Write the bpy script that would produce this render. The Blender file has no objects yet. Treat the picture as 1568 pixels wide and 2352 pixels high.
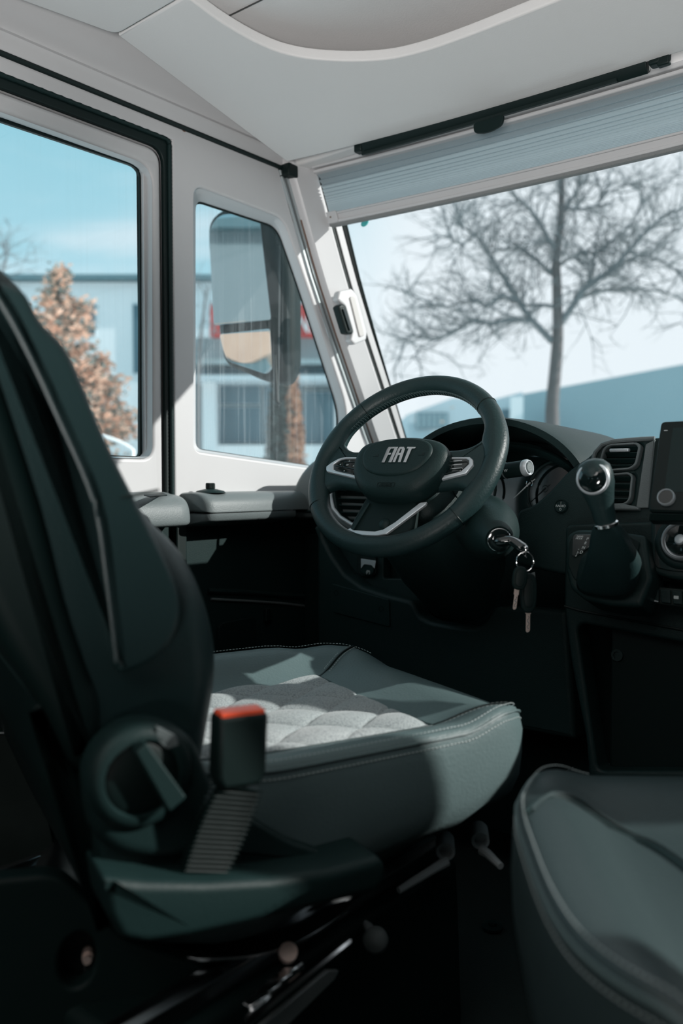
import bpy, bmesh, math, random
from mathutils import Vector, Matrix, noise
random.seed(7)
scene = bpy.context.scene
COL = scene.collection
PI = math.pi

# ------------------------------------------------------------------ camera
FPX, CX, CY = 1908.0, 784.0, 1176.0
TH = math.radians(40.1); PT = math.atan(76 / FPX); EYE = 0.85
FW = Vector((-math.sin(TH) * math.cos(PT), math.cos(TH) * math.cos(PT), -math.sin(PT)))
RT = Vector((math.cos(TH), math.sin(TH), 0)); UP = RT.cross(FW)
CAMP = Vector((0, 0, EYE))
cd = bpy.data.cameras.new('camera'); cam = bpy.data.objects.new('camera', cd); COL.objects.link(cam)
cam.matrix_world = Matrix.Translation(CAMP) @ Matrix((RT, UP, -FW)).transposed().to_4x4()
cd.sensor_fit = 'HORIZONTAL'; cd.sensor_width = 24; cd.lens = 24 * FPX / 1568
cd.clip_start = 0.02; cd.clip_end = 400
cd.dof.use_dof = True; cd.dof.focus_distance = 1.5; cd.dof.aperture_fstop = 2.8
scene.camera = cam

# ------------------------------------------------------------------ light
SUN_DIR = Vector((1.5, 1.0, 0.90)).normalized()
sl = bpy.data.lights.new('sun', 'SUN'); sl.energy = 3.8; sl.angle = math.radians(0.6); sl.color = (1, .97, .93)
so = bpy.data.objects.new('sun', sl); COL.objects.link(so)
so.rotation_euler = SUN_DIR.to_track_quat('Z', 'Y').to_euler()
vs = scene.view_settings
vs.view_transform = 'Standard'; vs.look = 'None'; vs.gamma = 1; vs.use_curve_mapping = False; vs.exposure = 0.5
SKY_STRENGTH = 1.12
w = bpy.data.worlds.new('sky'); scene.world = w; w.use_nodes = True
def build_world():
    nt = w.node_tree; N = nt.nodes; L = nt.links; N.clear()
    out = N.new('ShaderNodeOutputWorld'); bg = N.new('ShaderNodeBackground'); L.new(bg.outputs[0], out.inputs[0])
    tc = N.new('ShaderNodeTexCoord')
    dot = N.new('ShaderNodeVectorMath'); dot.operation = 'DOT_PRODUCT'
    L.new(tc.outputs['Generated'], dot.inputs[0]); dot.inputs[1].default_value = (0.30, 0.95, -0.12)
    mr = N.new('ShaderNodeMapRange'); mr.interpolation_type = 'SMOOTHSTEP'
    mr.inputs[1].default_value = .38; mr.inputs[2].default_value = .56
    L.new(dot.outputs['Value'], mr.inputs[0])
    mp = N.new('ShaderNodeMapping'); mp.inputs['Scale'].default_value = (1.2, 1.2, 4.2); mp.inputs['Rotation'].default_value = (.25, -.3, 0.4)
    L.new(tc.outputs['Generated'], mp.inputs[0])
    nz = N.new('ShaderNodeTexNoise'); nz.inputs['Scale'].default_value = 2.6; nz.inputs['Detail'].default_value = 7
    nz.inputs['Distortion'].default_value = .5
    L.new(mp.outputs[0], nz.inputs['Vector'])
    cr = N.new('ShaderNodeMapRange'); cr.interpolation_type = 'SMOOTHSTEP'; cr.inputs[1].default_value = .46; cr.inputs[2].default_value = .74
    cr.inputs[4].default_value = .55
    L.new(nz.outputs[0], cr.inputs[0])
    mx = N.new('ShaderNodeMath'); mx.operation = 'MAXIMUM'; L.new(cr.outputs[0], mx.inputs[0]); L.new(mr.outputs[0], mx.inputs[1])
    sep = N.new('ShaderNodeSeparateXYZ'); L.new(tc.outputs['Generated'], sep.inputs[0])
    hz = N.new('ShaderNodeMapRange'); hz.inputs[1].default_value = 0.02; hz.inputs[2].default_value = .42
    L.new(sep.outputs['Z'], hz.inputs[0])
    sky = N.new('ShaderNodeMix'); sky.data_type = 'RGBA'
    sky.inputs[6].default_value = (.38, .55, .62, 1); sky.inputs[7].default_value = (.18, .39, .47, 1)
    L.new(hz.outputs[0], sky.inputs[0])
    mix = N.new('ShaderNodeMix'); mix.data_type = 'RGBA'
    L.new(mx.outputs[0], mix.inputs[0]); L.new(sky.outputs[2], mix.inputs[6]); mix.inputs[7].default_value = (.57, .61, .645, 1)
    L.new(mix.outputs[2], bg.inputs[0]); bg.inputs[1].default_value = SKY_STRENGTH
build_world()
# added ceiling fill light behind the camera, with its glowing panel built below
def area(name, loc, sx, sy, e, rot=(0, 0, 0), col=(1, .97, .95)):
    l = bpy.data.lights.new(name, 'AREA'); l.shape = 'RECTANGLE'; l.size = sx; l.size_y = sy; l.energy = e; l.color = col
    o = bpy.data.objects.new(name, l); COL.objects.link(o); o.location = loc; o.rotation_euler = rot; return o
area('ceiling_fill_light', (-.35, -1.3, 1.90), 1.2, 1.6, 1.5)
# added fill spot behind the camera brightening ceiling and upper walls; stand built below
ul = bpy.data.lights.new('fill_spot', 'SPOT'); ul.energy = 112; ul.spot_size = math.radians(64); ul.spot_blend = .8; ul.shadow_soft_size = .22; ul.color = (1, .975, .955)
uo = bpy.data.objects.new('fill_spot', ul); COL.objects.link(uo); uo.location = (.30, -.75, .62)
uo.rotation_euler = Vector((1.10, -1.85, -1.35)).to_track_quat('Z', 'Y').to_euler()

# ------------------------------------------------------------------ pixel helpers (points on real planes)
def ray(x, y): return FW + RT * ((x - CX) / FPX) - UP * ((y - CY) / FPX)
def at(x, y, X=None, Y=None, Z=None, D=None):
    r = ray(x, y)
    t = X / r.x if X is not None else Y / r.y if Y is not None else (Z - EYE) / r.z if Z is not None else D
    return CAMP + r * t
def on_plane(x, y, p0, n):
    r = ray(x, y); return CAMP + r * ((p0 - CAMP).dot(n) / r.dot(n))

# ------------------------------------------------------------------ materials
def mat(name, col, rough=.5, metal=0, spec=.5, bump=0, bscale=200, var=0, coat=0, emit=None, vscale=6, sheen=0):
    m = bpy.data.materials.new(name); m.use_nodes = True; nt = m.node_tree; N = nt.nodes; L = nt.links
    b = N['Principled BSDF']; b.inputs['Roughness'].default_value = rough; b.inputs['Metallic'].default_value = metal
    b.inputs['Specular IOR Level'].default_value = spec; b.inputs['Base Color'].default_value = (*col, 1)
    b.inputs['Coat Weight'].default_value = coat; b.inputs['Coat Roughness'].default_value = .06
    b.inputs['Sheen Weight'].default_value = sheen
    tc = N.new('ShaderNodeTexCoord')
    if var:
        nz = N.new('ShaderNodeTexNoise'); nz.inputs['Scale'].default_value = vscale; nz.inputs['Detail'].default_value = 5
        L.new(tc.outputs['Object'], nz.inputs['Vector'])
        mx = N.new('ShaderNodeMix'); mx.data_type = 'RGBA'
        mx.inputs[6].default_value = (*[c * (1 - var) for c in col], 1); mx.inputs[7].default_value = (*[min(1, c * (1 + var)) for c in col], 1)
        L.new(nz.outputs[0], mx.inputs[0]); L.new(mx.outputs[2], b.inputs['Base Color'])
    if bump:
        nz = N.new('ShaderNodeTexNoise'); nz.inputs['Scale'].default_value = bscale; nz.inputs['Detail'].default_value = 3
        L.new(tc.outputs['Object'], nz.inputs['Vector'])
        bp = N.new('ShaderNodeBump'); bp.inputs['Strength'].default_value = bump; bp.inputs['Distance'].default_value = .002
        L.new(nz.outputs[0], bp.inputs['Height']); L.new(bp.outputs[0], b.inputs['Normal'])
    if emit:
        b.inputs['Emission Color'].default_value = (*emit[0], 1); b.inputs['Emission Strength'].default_value = emit[1]
    return m
WHITE = mat('white_panel', (.55, .548, .555), .42, var=.02)
CEILM = mat('grey_headliner', (.74, .73, .725), .6, bump=.1, bscale=300, var=.02)
BLACKR = mat('black_rubber', (.003, .011, .0105), .5, spec=.3)
LEVERM = mat('lever_metal', (.34, .38, .39), .38, metal=.25)
PLAST = mat('charcoal_plastic', (.008, .022, .0218), .5, spec=.22, bump=.25, bscale=500)
PLASTG = mat('grey_plastic', (.13, .155, .158), .45, spec=.35, bump=.25, bscale=420)
SOFT = mat('soft_dark_trim', (.003, .012, .0115), .6, spec=.2, bump=.1, bscale=300)
LEATH = mat('charcoal_leather', (.012, .030, .031), .42, spec=.3, bump=.25, bscale=260, var=.1)
LEATHP = mat('shaded_seat_leather', (.030, .048, .050), .42, spec=.35, bump=.3, bscale=260, var=.1)  # darker copy of the seat leather, shade put into the colour
LEATHL = mat('grey_leather', (.095, .140, .143), .45, spec=.25, bump=.3, bscale=260, var=.1)
GLOSSB = mat('gloss_black', (.004, .010, .010), .08, coat=1)
SILV = mat('satin_silver', (.58, .63, .66), .35, metal=.45)
CHROME = mat('chrome', (.75, .76, .77), .12, metal=1)
STEEL = mat('dark_steel', (.30, .32, .33), .22, metal=1, var=.3, vscale=20)
KEYM = mat('key_brass', (.72, .58, .52), .35, metal=.6)
ALU = mat('aluminium_rail', (.50, .55, .56), .35, metal=.7)
RED = mat('red_button', (.85, .10, .04), .35)
THREAD = mat('pale_thread', (.38, .44, .44), .7)
PRINT = mat('white_print', (.55, .60, .60), .6)
CARPET = mat('dark_floor_mat', (.008, .018, .017), .95, bump=.6, bscale=400, var=.3)
SCREEN = mat('display_glass', (.003, .010, .010), .25, spec=.25)
BLINDM = mat('pleated_blind_fabric', (.36, .42, .45), .8, bump=.4, bscale=350)
def translucent(m, col, f):
    nt = m.node_tree; N = nt.nodes; L = nt.links; out = [n for n in N if n.type == 'OUTPUT_MATERIAL'][0]; b = N['Principled BSDF']
    t = N.new('ShaderNodeBsdfTranslucent'); t.inputs[0].default_value = (*col, 1); mx = N.new('ShaderNodeMixShader'); mx.inputs[0].default_value = f
    L.new(b.outputs[0], mx.inputs[1]); L.new(t.outputs[0], mx.inputs[2]); L.new(mx.outputs[0], out.inputs[0])
translucent(BLINDM, (.36, .46, .50), .22)
FELT = mat('grey_felt', (.22, .23, .23), .95, bump=.8, bscale=300)
TEALM = mat('teal_sticker', (.0, .35, .33), .5)
BROWN = mat('brown_seal', (.16, .08, .05), .6)
GRIPM = mat('handle_grey', (.46, .445, .43), .5)
LINING = mat('dark_living_area_lining', (.05, .052, .052), .7)
WOODD = mat('dark_cabinet_wood', (.014, .022, .020), .45, var=.4, vscale=30)

def fabric_mat():
    m = mat('quilted_grey_fabric', (.33, .37, .375), .9, sheen=.3); nt = m.node_tree; N = nt.nodes; L = nt.links
    b = N['Principled BSDF']; tc = N.new('ShaderNodeTexCoord')
    vo = N.new('ShaderNodeTexVoronoi'); vo.inputs['Scale'].default_value = 420; L.new(tc.outputs['Object'], vo.inputs['Vector'])
    mx = N.new('ShaderNodeMix'); mx.data_type = 'RGBA'; mx.inputs[6].default_value = (.42, .46, .465, 1); mx.inputs[7].default_value = (.17, .20, .205, 1)
    L.new(vo.outputs['Distance'], mx.inputs[0]); L.new(mx.outputs[2], b.inputs['Base Color'])
    bp = N.new('ShaderNodeBump'); bp.inputs['Strength'].default_value = .5; bp.inputs['Distance'].default_value = .001
    L.new(vo.outputs['Distance'], bp.inputs['Height']); L.new(bp.outputs[0], b.inputs['Normal'])
    return m
FABRIC = fabric_mat()

def glass_mat(name, tint, dirt=.03, streak=0):
    m = bpy.data.materials.new(name); m.use_nodes = True; nt = m.node_tree; N = nt.nodes; L = nt.links; N.clear()
    out = N.new('ShaderNodeOutputMaterial'); tr = N.new('ShaderNodeBsdfTransparent'); tr.inputs[0].default_value = (*tint, 1)
    gl = N.new('ShaderNodeBsdfGlossy'); gl.inputs['Roughness'].default_value = .01
    lw = N.new('ShaderNodeLayerWeight'); lw.inputs[0].default_value = .5
    pw = N.new('ShaderNodeMath'); pw.operation = 'POWER'; pw.inputs[1].default_value = 5; L.new(lw.outputs['Facing'], pw.inputs[0])
    fr = N.new('ShaderNodeMath'); fr.operation = 'MULTIPLY_ADD'; fr.inputs[1].default_value = .8; fr.inputs[2].default_value = .035; L.new(pw.outputs[0], fr.inputs[0])
    m1 = N.new('ShaderNodeMixShader'); L.new(fr.outputs[0], m1.inputs[0]); L.new(tr.outputs[0], m1.inputs[1]); L.new(gl.outputs[0], m1.inputs[2])
    df = N.new('ShaderNodeBsdfDiffuse'); df.inputs[0].default_value = (.75, .80, .82, 1)
    tl = N.new('ShaderNodeBsdfTranslucent'); tl.inputs[0].default_value = (.75, .80, .82, 1)
    ad = N.new('ShaderNodeMixShader'); ad.inputs[0].default_value = .5; L.new(df.outputs[0], ad.inputs[1]); L.new(tl.outputs[0], ad.inputs[2])
    m2 = N.new('ShaderNodeMixShader'); L.new(m1.outputs[0], m2.inputs[1]); L.new(ad.outputs[0], m2.inputs[2])
    tc = N.new('ShaderNodeTexCoord'); mp = N.new('ShaderNodeMapping'); mp.inputs['Scale'].default_value = (1, 60, 1.2) if streak else (30, 30, 30)
    L.new(tc.outputs['Object'], mp.inputs[0])
    nz = N.new('ShaderNodeTexNoise'); nz.inputs['Scale'].default_value = 2.2; nz.inputs['Detail'].default_value = 4; L.new(mp.outputs[0], nz.inputs['Vector'])
    mr = N.new('ShaderNodeMapRange'); mr.inputs[1].default_value = .5; mr.inputs[2].default_value = .78
    mr.inputs[3].default_value = dirt; mr.inputs[4].default_value = dirt + streak
    L.new(nz.outputs[0], mr.inputs[0]); L.new(mr.outputs[0], m2.inputs[0]); L.new(m2.outputs[0], out.inputs[0])
    return m
GLASS = glass_mat('door_glass', (.97, .99, .99), .015, .03)
GLASSQ = glass_mat('streaky_quarter_glass', (.90, .95, .96), .05, .22)
GLASSW = glass_mat('windscreen_glass', (.95, .98, .98), .03)

# ------------------------------------------------------------------ mesh helpers
class MB:
    def __init__(s): s.v = []; s.f = []
    def add(s, vs, fs):
        o = len(s.v); s.v += [tuple(p) for p in vs]; s.f += [tuple(i + o for i in f) for f in fs]; return s
    def box(s, c, d, R=None):
        c = Vector(c); P = []
        for i in (-1, 1):
            for j in (-1, 1):
                for k in (-1, 1):
                    p = Vector((i * d[0] / 2, j * d[1] / 2, k * d[2] / 2)); P.append(c + (R @ p if R else p))
        return s.add(P, [(0, 1, 3, 2), (4, 6, 7, 5), (0, 4, 5, 1), (2, 3, 7, 6), (0, 2, 6, 4), (1, 5, 7, 3)])
    def prism(s, pts, vec):
        vec = Vector(vec); n = len(pts); P = [Vector(p) for p in pts]; Q = [p + vec for p in P]
        return s.add(P + Q, [tuple(range(n))[::-1], tuple(range(n, 2 * n))] + [(i, (i + 1) % n, n + (i + 1) % n, n + i) for i in range(n)])
    def loft(s, rings, cap=True, closed=True):
        n = len(rings[0]); V = [p for r in rings for p in r]; F = []
        for k in range(len(rings) - 1):
            for i in range(n if closed else n - 1):
                a = k * n + i; b = k * n + (i + 1) % n; F.append((a, b, b + n, a + n))
        if cap: F.append(tuple(range(n))[::-1]); F.append(tuple((len(rings) - 1) * n + i for i in range(n)))
        return s.add(V, F)
    def tube(s, pts, r, n=10, cap=True, flat=1, up=None):
        pts = [Vector(p) for p in pts]; m = len(pts); R = r if isinstance(r, (list, tuple)) else [r] * m; rings = []
        ref = up or Vector((0, 0, 1))
        for i, p in enumerate(pts):
            t = (pts[min(i + 1, m - 1)] - pts[max(i - 1, 0)])
            t = t.normalized() if t.length > 1e-9 else Vector((0, 0, 1))
            if abs(t.dot(ref)) > .97: a = t.cross(Vector((1, 0, .1))).normalized()
            else: a = t.cross(ref).normalized()
            b = a.cross(t).normalized()
            rings.append([p + (a * math.cos(q) + b * math.sin(q) * flat) * R[i] for q in [2 * PI * k / n for k in range(n)]])
        return s.loft(rings, cap)
    def lathe(s, prof, o, axis, n=32, cap=True):
        o = Vector(o); ax = Vector(axis).normalized(); a = ax.orthogonal().normalized(); b = ax.cross(a)
        rings = [[o + ax * h + (a * math.cos(q) + b * math.sin(q)) * max(r, 1e-5) for q in [2 * PI * k / n for k in range(n)]] for r, h in prof]
        return s.loft(rings, cap)
    def grid(s, nu, nv, f):
        V = [f(i / nu, j / nv) for j in range(nv + 1) for i in range(nu + 1)]
        return s.add(V, [(j * (nu + 1) + i, j * (nu + 1) + i + 1, (j + 1) * (nu + 1) + i + 1, (j + 1) * (nu + 1) + i) for j in range(nv) for i in range(nu)])
    def build(s, name, m, parent=None, smooth=38, bevel=0, seg=3, sub=0, solid=0):
        me = bpy.data.meshes.new(name); me.from_pydata(s.v, [], s.f)
        bm = bmesh.new(); bm.from_mesh(me); bmesh.ops.recalc_face_normals(bm, faces=bm.faces); bm.to_mesh(me); bm.free()
        return finish(name, me, m, parent, smooth, bevel, seg, sub, solid)
def finish(name, me, m, parent=None, smooth=38, bevel=0, seg=3, sub=0, solid=0):
    me.materials.clear(); me.materials.append(m)
    if smooth:
        for p in me.polygons: p.use_smooth = len(p.vertices) <= 8
        me.set_sharp_from_angle(angle=math.radians(smooth))
    o = bpy.data.objects.new(name, me); COL.objects.link(o)
    if parent: o.parent = parent
    if solid:
        q = o.modifiers.new('thick', 'SOLIDIFY'); q.thickness = solid; q.offset = 0
    if bevel:
        q = o.modifiers.new('bevel', 'BEVEL'); q.width = bevel; q.segments = seg; q.limit_method = 'ANGLE'; q.angle_limit = math.radians(40); q.harden_normals = False
    if sub:
        q = o.modifiers.new('sub', 'SUBSURF'); q.levels = sub; q.render_levels = sub
    return o
def empty(name, loc=(0, 0, 0), rz=0):
    o = bpy.data.objects.new(name, None); COL.objects.link(o); o.location = loc; o.rotation_euler = (0, 0, rz); o.empty_display_size = .05; return o
def tag(o, label=None, cat=None, group=None, kind=None):
    if label: o['label'] = label
    if cat: o['category'] = cat
    if group: o['group'] = group
    if kind: o['kind'] = kind
    return o
def struct(o, label=None, cat=None): return tag(o, label, cat, kind='structure')
def rnd(pts, r, n=5):
    out = []; m = len(pts); rr = r if isinstance(r, (list, tuple)) else [r] * m
    for i in range(m):
        p = Vector(pts[i]); a = Vector(pts[i - 1]); b = Vector(pts[(i + 1) % m]); r_ = min(rr[i], (a - p).length * .48, (b - p).length * .48)
        if r_ < 1e-6: out.append(p); continue
        s = p + (a - p).normalized() * r_; e = p + (b - p).normalized() * r_
        for k in range(n + 1):
            t = k / n; out.append(s * (1 - t) ** 2 + p * 2 * t * (1 - t) + e * t * t)
    return out
def smooth_poly(pts, n=6, closed=True):
    m = len(pts); P = [Vector(p) for p in pts]; out = []
    for i in range(m if closed else m - 1):
        g = lambda k: P[k % m] if closed else P[max(0, min(m - 1, k))]
        a, b, c, d = g(i - 1), g(i), g(i + 1), g(i + 2)
        for k in range(n):
            t = k / n; out.append(.5 * ((2 * b) + (c - a) * t + (2 * a - 5 * b + 4 * c - d) * t * t + (3 * b - a - 3 * c + d) * t ** 3))
    if not closed: out.append(P[-1])
    return out
def plate(name, outer, holes, th, M4, m, parent=None, bev=.002, bres=2, smooth=38):
    """flat plate with holes in the xy plane of matrix M4, thickness th centred"""
    cu = bpy.data.curves.new(name, 'CURVE'); cu.dimensions = '2D'; cu.fill_mode = 'BOTH'
    for pl in [outer] + list(holes):
        sp = cu.splines.new('POLY'); sp.points.add(len(pl) - 1); sp.use_cyclic_u = True
        for q, p in zip(sp.points, pl): q.co = (p[0], p[1], 0, 1)
    bev = min(bev, th * .49)
    cu.extrude = th / 2 - bev; cu.bevel_depth = bev; cu.bevel_resolution = bres; cu.offset = -bev
    t = bpy.data.objects.new(name, cu); COL.objects.link(t); bpy.context.view_layer.update()
    me = bpy.data.meshes.new_from_object(t); bpy.data.objects.remove(t); me.transform(M4)
    bm = bmesh.new(); bm.from_mesh(me); bmesh.ops.remove_doubles(bm, verts=bm.verts, dist=1e-6)
    bmesh.ops.recalc_face_normals(bm, faces=bm.faces); bm.to_mesh(me); bm.free(); me.name = name
    o = finish(name, me, m, parent, smooth); q = o.modifiers.new('normals', 'WEIGHTED_NORMAL'); q.keep_sharp = True; q.weight = 100; return o
def frame(o, ex, ey):
    ex = Vector(ex).normalized(); ey = Vector(ey); ey = (ey - ex * ey.dot(ex)).normalized(); ez = ex.cross(ey)
    M4 = Matrix((ex, ey, ez)).transposed().to_4x4(); M4.translation = Vector(o); return M4
def MX(X): return frame((X, 0, 0), (0, 1, 0), (0, 0, 1))          # 2D (Y,Z) on a side wall
def MY(Y): return frame((0, Y, 0), (1, 0, 0), (0, 0, 1))          # 2D (X,Z) on a cross plane
def pX(x, y, X): p = at(x, y, X=X); return (p.y, p.z)
def pY(x, y, Y): p = at(x, y, Y=Y); return (p.x, p.z)
def text(name, s, size, M4, m, parent, ext=.0004, shear=0, sx=1):
    cu = bpy.data.curves.new(name, 'FONT'); cu.body = s; cu.size = size; cu.extrude = ext; cu.align_x = 'CENTER'; cu.align_y = 'CENTER'; cu.shear = shear
    t = bpy.data.objects.new(name, cu); COL.objects.link(t); bpy.context.view_layer.update()
    me = bpy.data.meshes.new_from_object(t); bpy.data.objects.remove(t); me.transform(M4 @ Matrix.Diagonal((sx, 1, 1, 1)))
    return finish(name, me, m, parent, 0)
def sm(t): t = max(0, min(1, t)); return t * t * (3 - 2 * t)
def pillow(poly, x0, x1, r, f, n=6, s=1.0):
    """extrude closed 2D poly between x0 and x1 with rounded edges; f(a,b,x) -> 3D"""
    P = [Vector(p) for p in poly]; m = len(P)
    ar = sum(P[i].x * P[(i + 1) % m].y - P[(i + 1) % m].x * P[i].y for i in range(m)); sg = 1 if ar > 0 else -1
    nr = []
    for i in range(m):
        t = (P[(i + 1) % m] - P[i - 1]).normalized(); nr.append(Vector((-t.y, t.x)) * sg)
    L = []
    for k in range(n + 1):
        a = PI / 2 * k / n; L.append((x0 + r * (1 - math.sin(a)), r * (1 - math.cos(a))))
    L = L[::-1]; L2 = [(x0 + x1 - x, o) for x, o in L[::-1]]
    rings = [[f(P[i].x + nr[i].x * o * s, P[i].y + nr[i].y * o * s, x) for i in range(m)] for x, o in L + L2]
    return MB().loft(rings)
class Pl:
    """a real plane through p0 with normal n; xy() gives where a sight line meets it"""
    def __init__(s, p0, n, ex=(1, 0, 0)):
        s.p0 = Vector(p0); s.n = Vector(n).normalized(); ex = Vector(ex); s.ex = (ex - s.n * ex.dot(s.n)).normalized(); s.ey = s.n.cross(s.ex)
    def xy(s, x, y, off=0):
        q = on_plane(x, y, s.p0 + s.n * off, s.n) - s.p0; return (q.dot(s.ex), q.dot(s.ey))
    def M(s, off=0): return frame(s.p0 + s.n * off, s.ex, s.ey)
    def P(s, a, b, off=0): return s.p0 + s.ex * a + s.ey * b + s.n * off
    def poly(s, pts, off=0): return [s.xy(x, y, off) for x, y in pts]

# ================================================================== SETTING: body shell
WX = -1.45; RX = 0.75
fl = MB().box((-.35, -.9, -.02), (2.3, 6.4, .04)).build('floor', CARPET); struct(fl, 'dark carpeted cab floor')
# pillar run of the windscreen side: forward offset as a function of height
def fwd(z):
    T = [(.3, .72), (.62, .45), (.80, .335), (.95, .24), (1.1, .155), (1.24, .075), (1.38, 0), (1.5, -.055), (1.62, -.11), (1.75, -.15)]
    for (a, p), (b, q) in zip(T, T[1:]):
        if z <= b: return p + (q - p) * (z - a) / (b - a)
    return T[-1][1]
# --- left wall, fixed front panel round the quarter window
pane = lambda y, z: Vector((y, z))
zs = [1.62, 1.5, 1.38, 1.24, 1.1, .95, .80, .62]
front = [(1.156, .60), (1.156, 1.62)] + [(1.590 + fwd(z), z) for z in zs]
hole_px = [(447, 424), (652, 502), (700, 640), (805, 960), (770, 1083), (447, 1036)]
glass_px = [(449, 455), (642, 519), (690, 655), (790, 965), (760, 1077), (449, 1031)]
RR = [.03, .035, .2, .1, .03, .02]
hole = rnd([pX(x, y, WX) for x, y in hole_px], RR, 6)
gin = rnd([pX(x, y, -1.487) for x, y in glass_px], RR, 6)
wl = plate('wall_left', front, [hole], .03, MX(WX - .015), WHITE, bev=.006)
struct(wl, 'white moulded side wall panel around the quarter window')
rg = MB().loft([[(WX - .004, p.x, p.y) for p in hole], [(WX - .012, p.x * .9 + g.x * .1, p.y * .9 + g.y * .1) for p, g in zip(hole, gin)], [(-1.487, g.x, g.y) for g in gin], [(-1.50, g.x, g.y) for g in gin]], cap=False)
o = rg.build('window_frame', WHITE, wl, smooth=60)
cy_, cz_ = 1.47, 1.15
gout = [(cy_ + (p.x - cy_) * 1.05, cz_ + (p.y - cz_) * 1.05) for p in gin]
gsm = [(cy_ + (p.x - cy_) * .988, cz_ + (p.y - cz_) * .988) for p in gin]
plate('window_gasket', gout, [gsm], .004, MX(-1.499), BLACKR, wl, bev=.001)
gq = MB().add([(-1.502, a, b) for a, b in gout], [tuple(range(len(gout)))]).build('window_1', GLASSQ, smooth=0)
struct(gq, 'streaky quarter window pane beside the outside mirror')
# --- driver's door
doorM = MX(-1.475)
d_out = rnd([(.02, .60), (.02, 1.552), (1.133, 1.552), (1.133, .60)], [.05, .05, .035, .01], 5)
w_out = rnd([(.16, .895), (.16, 1.518), (1.112, 1.514), (1.106, .893)], [.04, .04, .045, .03], 6)
w_px = rnd([(.19, .905), (.19, 1.512), pX(329, 380, -1.487), pX(331, 1051, -1.487)], [.04, .04, .035, .025], 6)
w_gl = rnd([(.20, .912), (.20, 1.505), pX(322, 386, -1.489), pX(321, 1048, -1.489)], [.04, .04, .028, .01], 6)
dr = plate('door_1', d_out, [w_out], .03, doorM, WHITE, bev=.008); struct(dr, "white driver's door with large side window")
MB().loft([[(-1.462, p.x, p.y) for p in w_out], [(-1.468, p.x * .93 + q.x * .07, p.y * .93 + q.y * .07) for p, q in zip(w_out, w_px)], [(-1.487, q.x, q.y) for q in w_px], [(-1.50, q.x, q.y) for q in w_px]], cap=False).build('window_reveal', WHITE, dr, smooth=60)
plate('window_gasket', [(p.x, p.y) for p in rnd([(.17, .89), (.17, 1.53), (1.10, 1.53), (1.10, .875)], .03)], [w_gl], .010, MX(-1.493), BLACKR, dr, bev=.002)
MB().add([(-1.498, .15, .87), (-1.498, 1.11, .87), (-1.498, 1.11, 1.54), (-1.498, .15, 1.54)], [(0, 1, 2, 3)]).build('window_pane', GLASS, dr, smooth=0)
plate('door_backing', [(-.02, .55), (1.20, .55), (1.20, 1.64), (-.02, 1.64)], [[(.165, .885), (1.102, .885), (1.102, 1.528), (.165, 1.528)]], .010, MX(-1.484), WHITE, dr)
plate('header_strip', [(-.02, 1.580), (1.165, 1.580), (1.165, 1.625), (-.02, 1.625)], [], .03, MX(WX - .015), WHITE, dr, bev=.003)
# black door seal with a ribbed bead
so_ = rnd([(-.02, .60), (-.02, 1.588), (1.158, 1.588), (1.158, .60)], [.06, .06, .022, .0], 5)
si_ = rnd([(.018, .605), (.018, 1.554), (1.135, 1.554), (1.135, .605)], [.05, .05, .035, .0], 5)
seal = plate('trim_1', so_, [si_], .012, MX(-1.458), BLACKR, bev=.003); struct(seal, 'black rubber door seal')
path = [Vector((-1.449, .30 + .01 * i, 1.576)) for i in range(85)] + [Vector((-1.449, 1.148, 1.57 - .004 * i)) for i in range(190)]
MB().tube(path, [.0052 if i % 2 else .0040 for i in range(len(path))], 8).build('ribbed_bead', PLAST, seal, smooth=60)
# --- rest of the left wall behind the door, with a living area window
rw = plate('wall_left', [(-4, 0), (-4, 1.9), (-.02, 1.9), (-.02, 0)], [[(-3.2, 1.15), (-3.2, 1.5), (-2.4, 1.5), (-2.4, 1.15)]], .03, MX(WX - .015), LINING); struct(rw, 'dark side wall of the living area')
lowl = MB().box((-1.465, 1.05, .30), (.03, 2.2, .62)).build('wall_left', SOFT, bevel=.004); struct(lowl, 'dark lower side wall trim in the footwell')
# door and wall lower trims
MB().prism([(-1.45, .05, .1), (-1.45, 1.133, .1), (-1.45, 1.133, .76), (-1.45, .05, .76)], (.012, 0, 0)).build('lower_door_trim', PLAST, lowl, bevel=.004)
MB().box((-1.436, 1.152, .45), (.03, .030, .64)).build('lower_seal', BLACKR, lowl, bevel=.006)
MB().prism([(-1.45, 1.17, .1), (-1.45, 1.60, .1), (-1.45, 1.60, .77), (-1.45, 1.17, .77)], (.008, 0, 0)).build('lower_wall_trim', PLAST, lowl, bevel=.004)
pk = Pl((-1.44, 1.3, .5), (1, 0, 0), (0, 1, 0))
def rail_on(pxs, r, name, m, par): return MB().tube([at(x, y, X=-1.44) for x, y in pxs], r, 8).build(name, m, par)
rail_on([(478, 1357), (560, 1360), (640, 1366), (715, 1372)], .006, 'trim_ridge', PLAST, lowl)
rail_on([(485, 1376), (560, 1380), (640, 1385), (700, 1392)], .003, 'trim_ridge', PLASTG, lowl)
MB().prism([at(x, y, X=-1.44) for x, y in [(497, 1440), (505, 1430), (575, 1417), (582, 1422), (585, 1500), (497, 1500)]], (.008, 0, 0)).build('access_flap', SOFT, lowl, bevel=.002)
MB().box(at(614, 1412, X=-1.435), (.01, .018, .03)).build('clip', BLACKR, lowl, bevel=.002)
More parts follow.
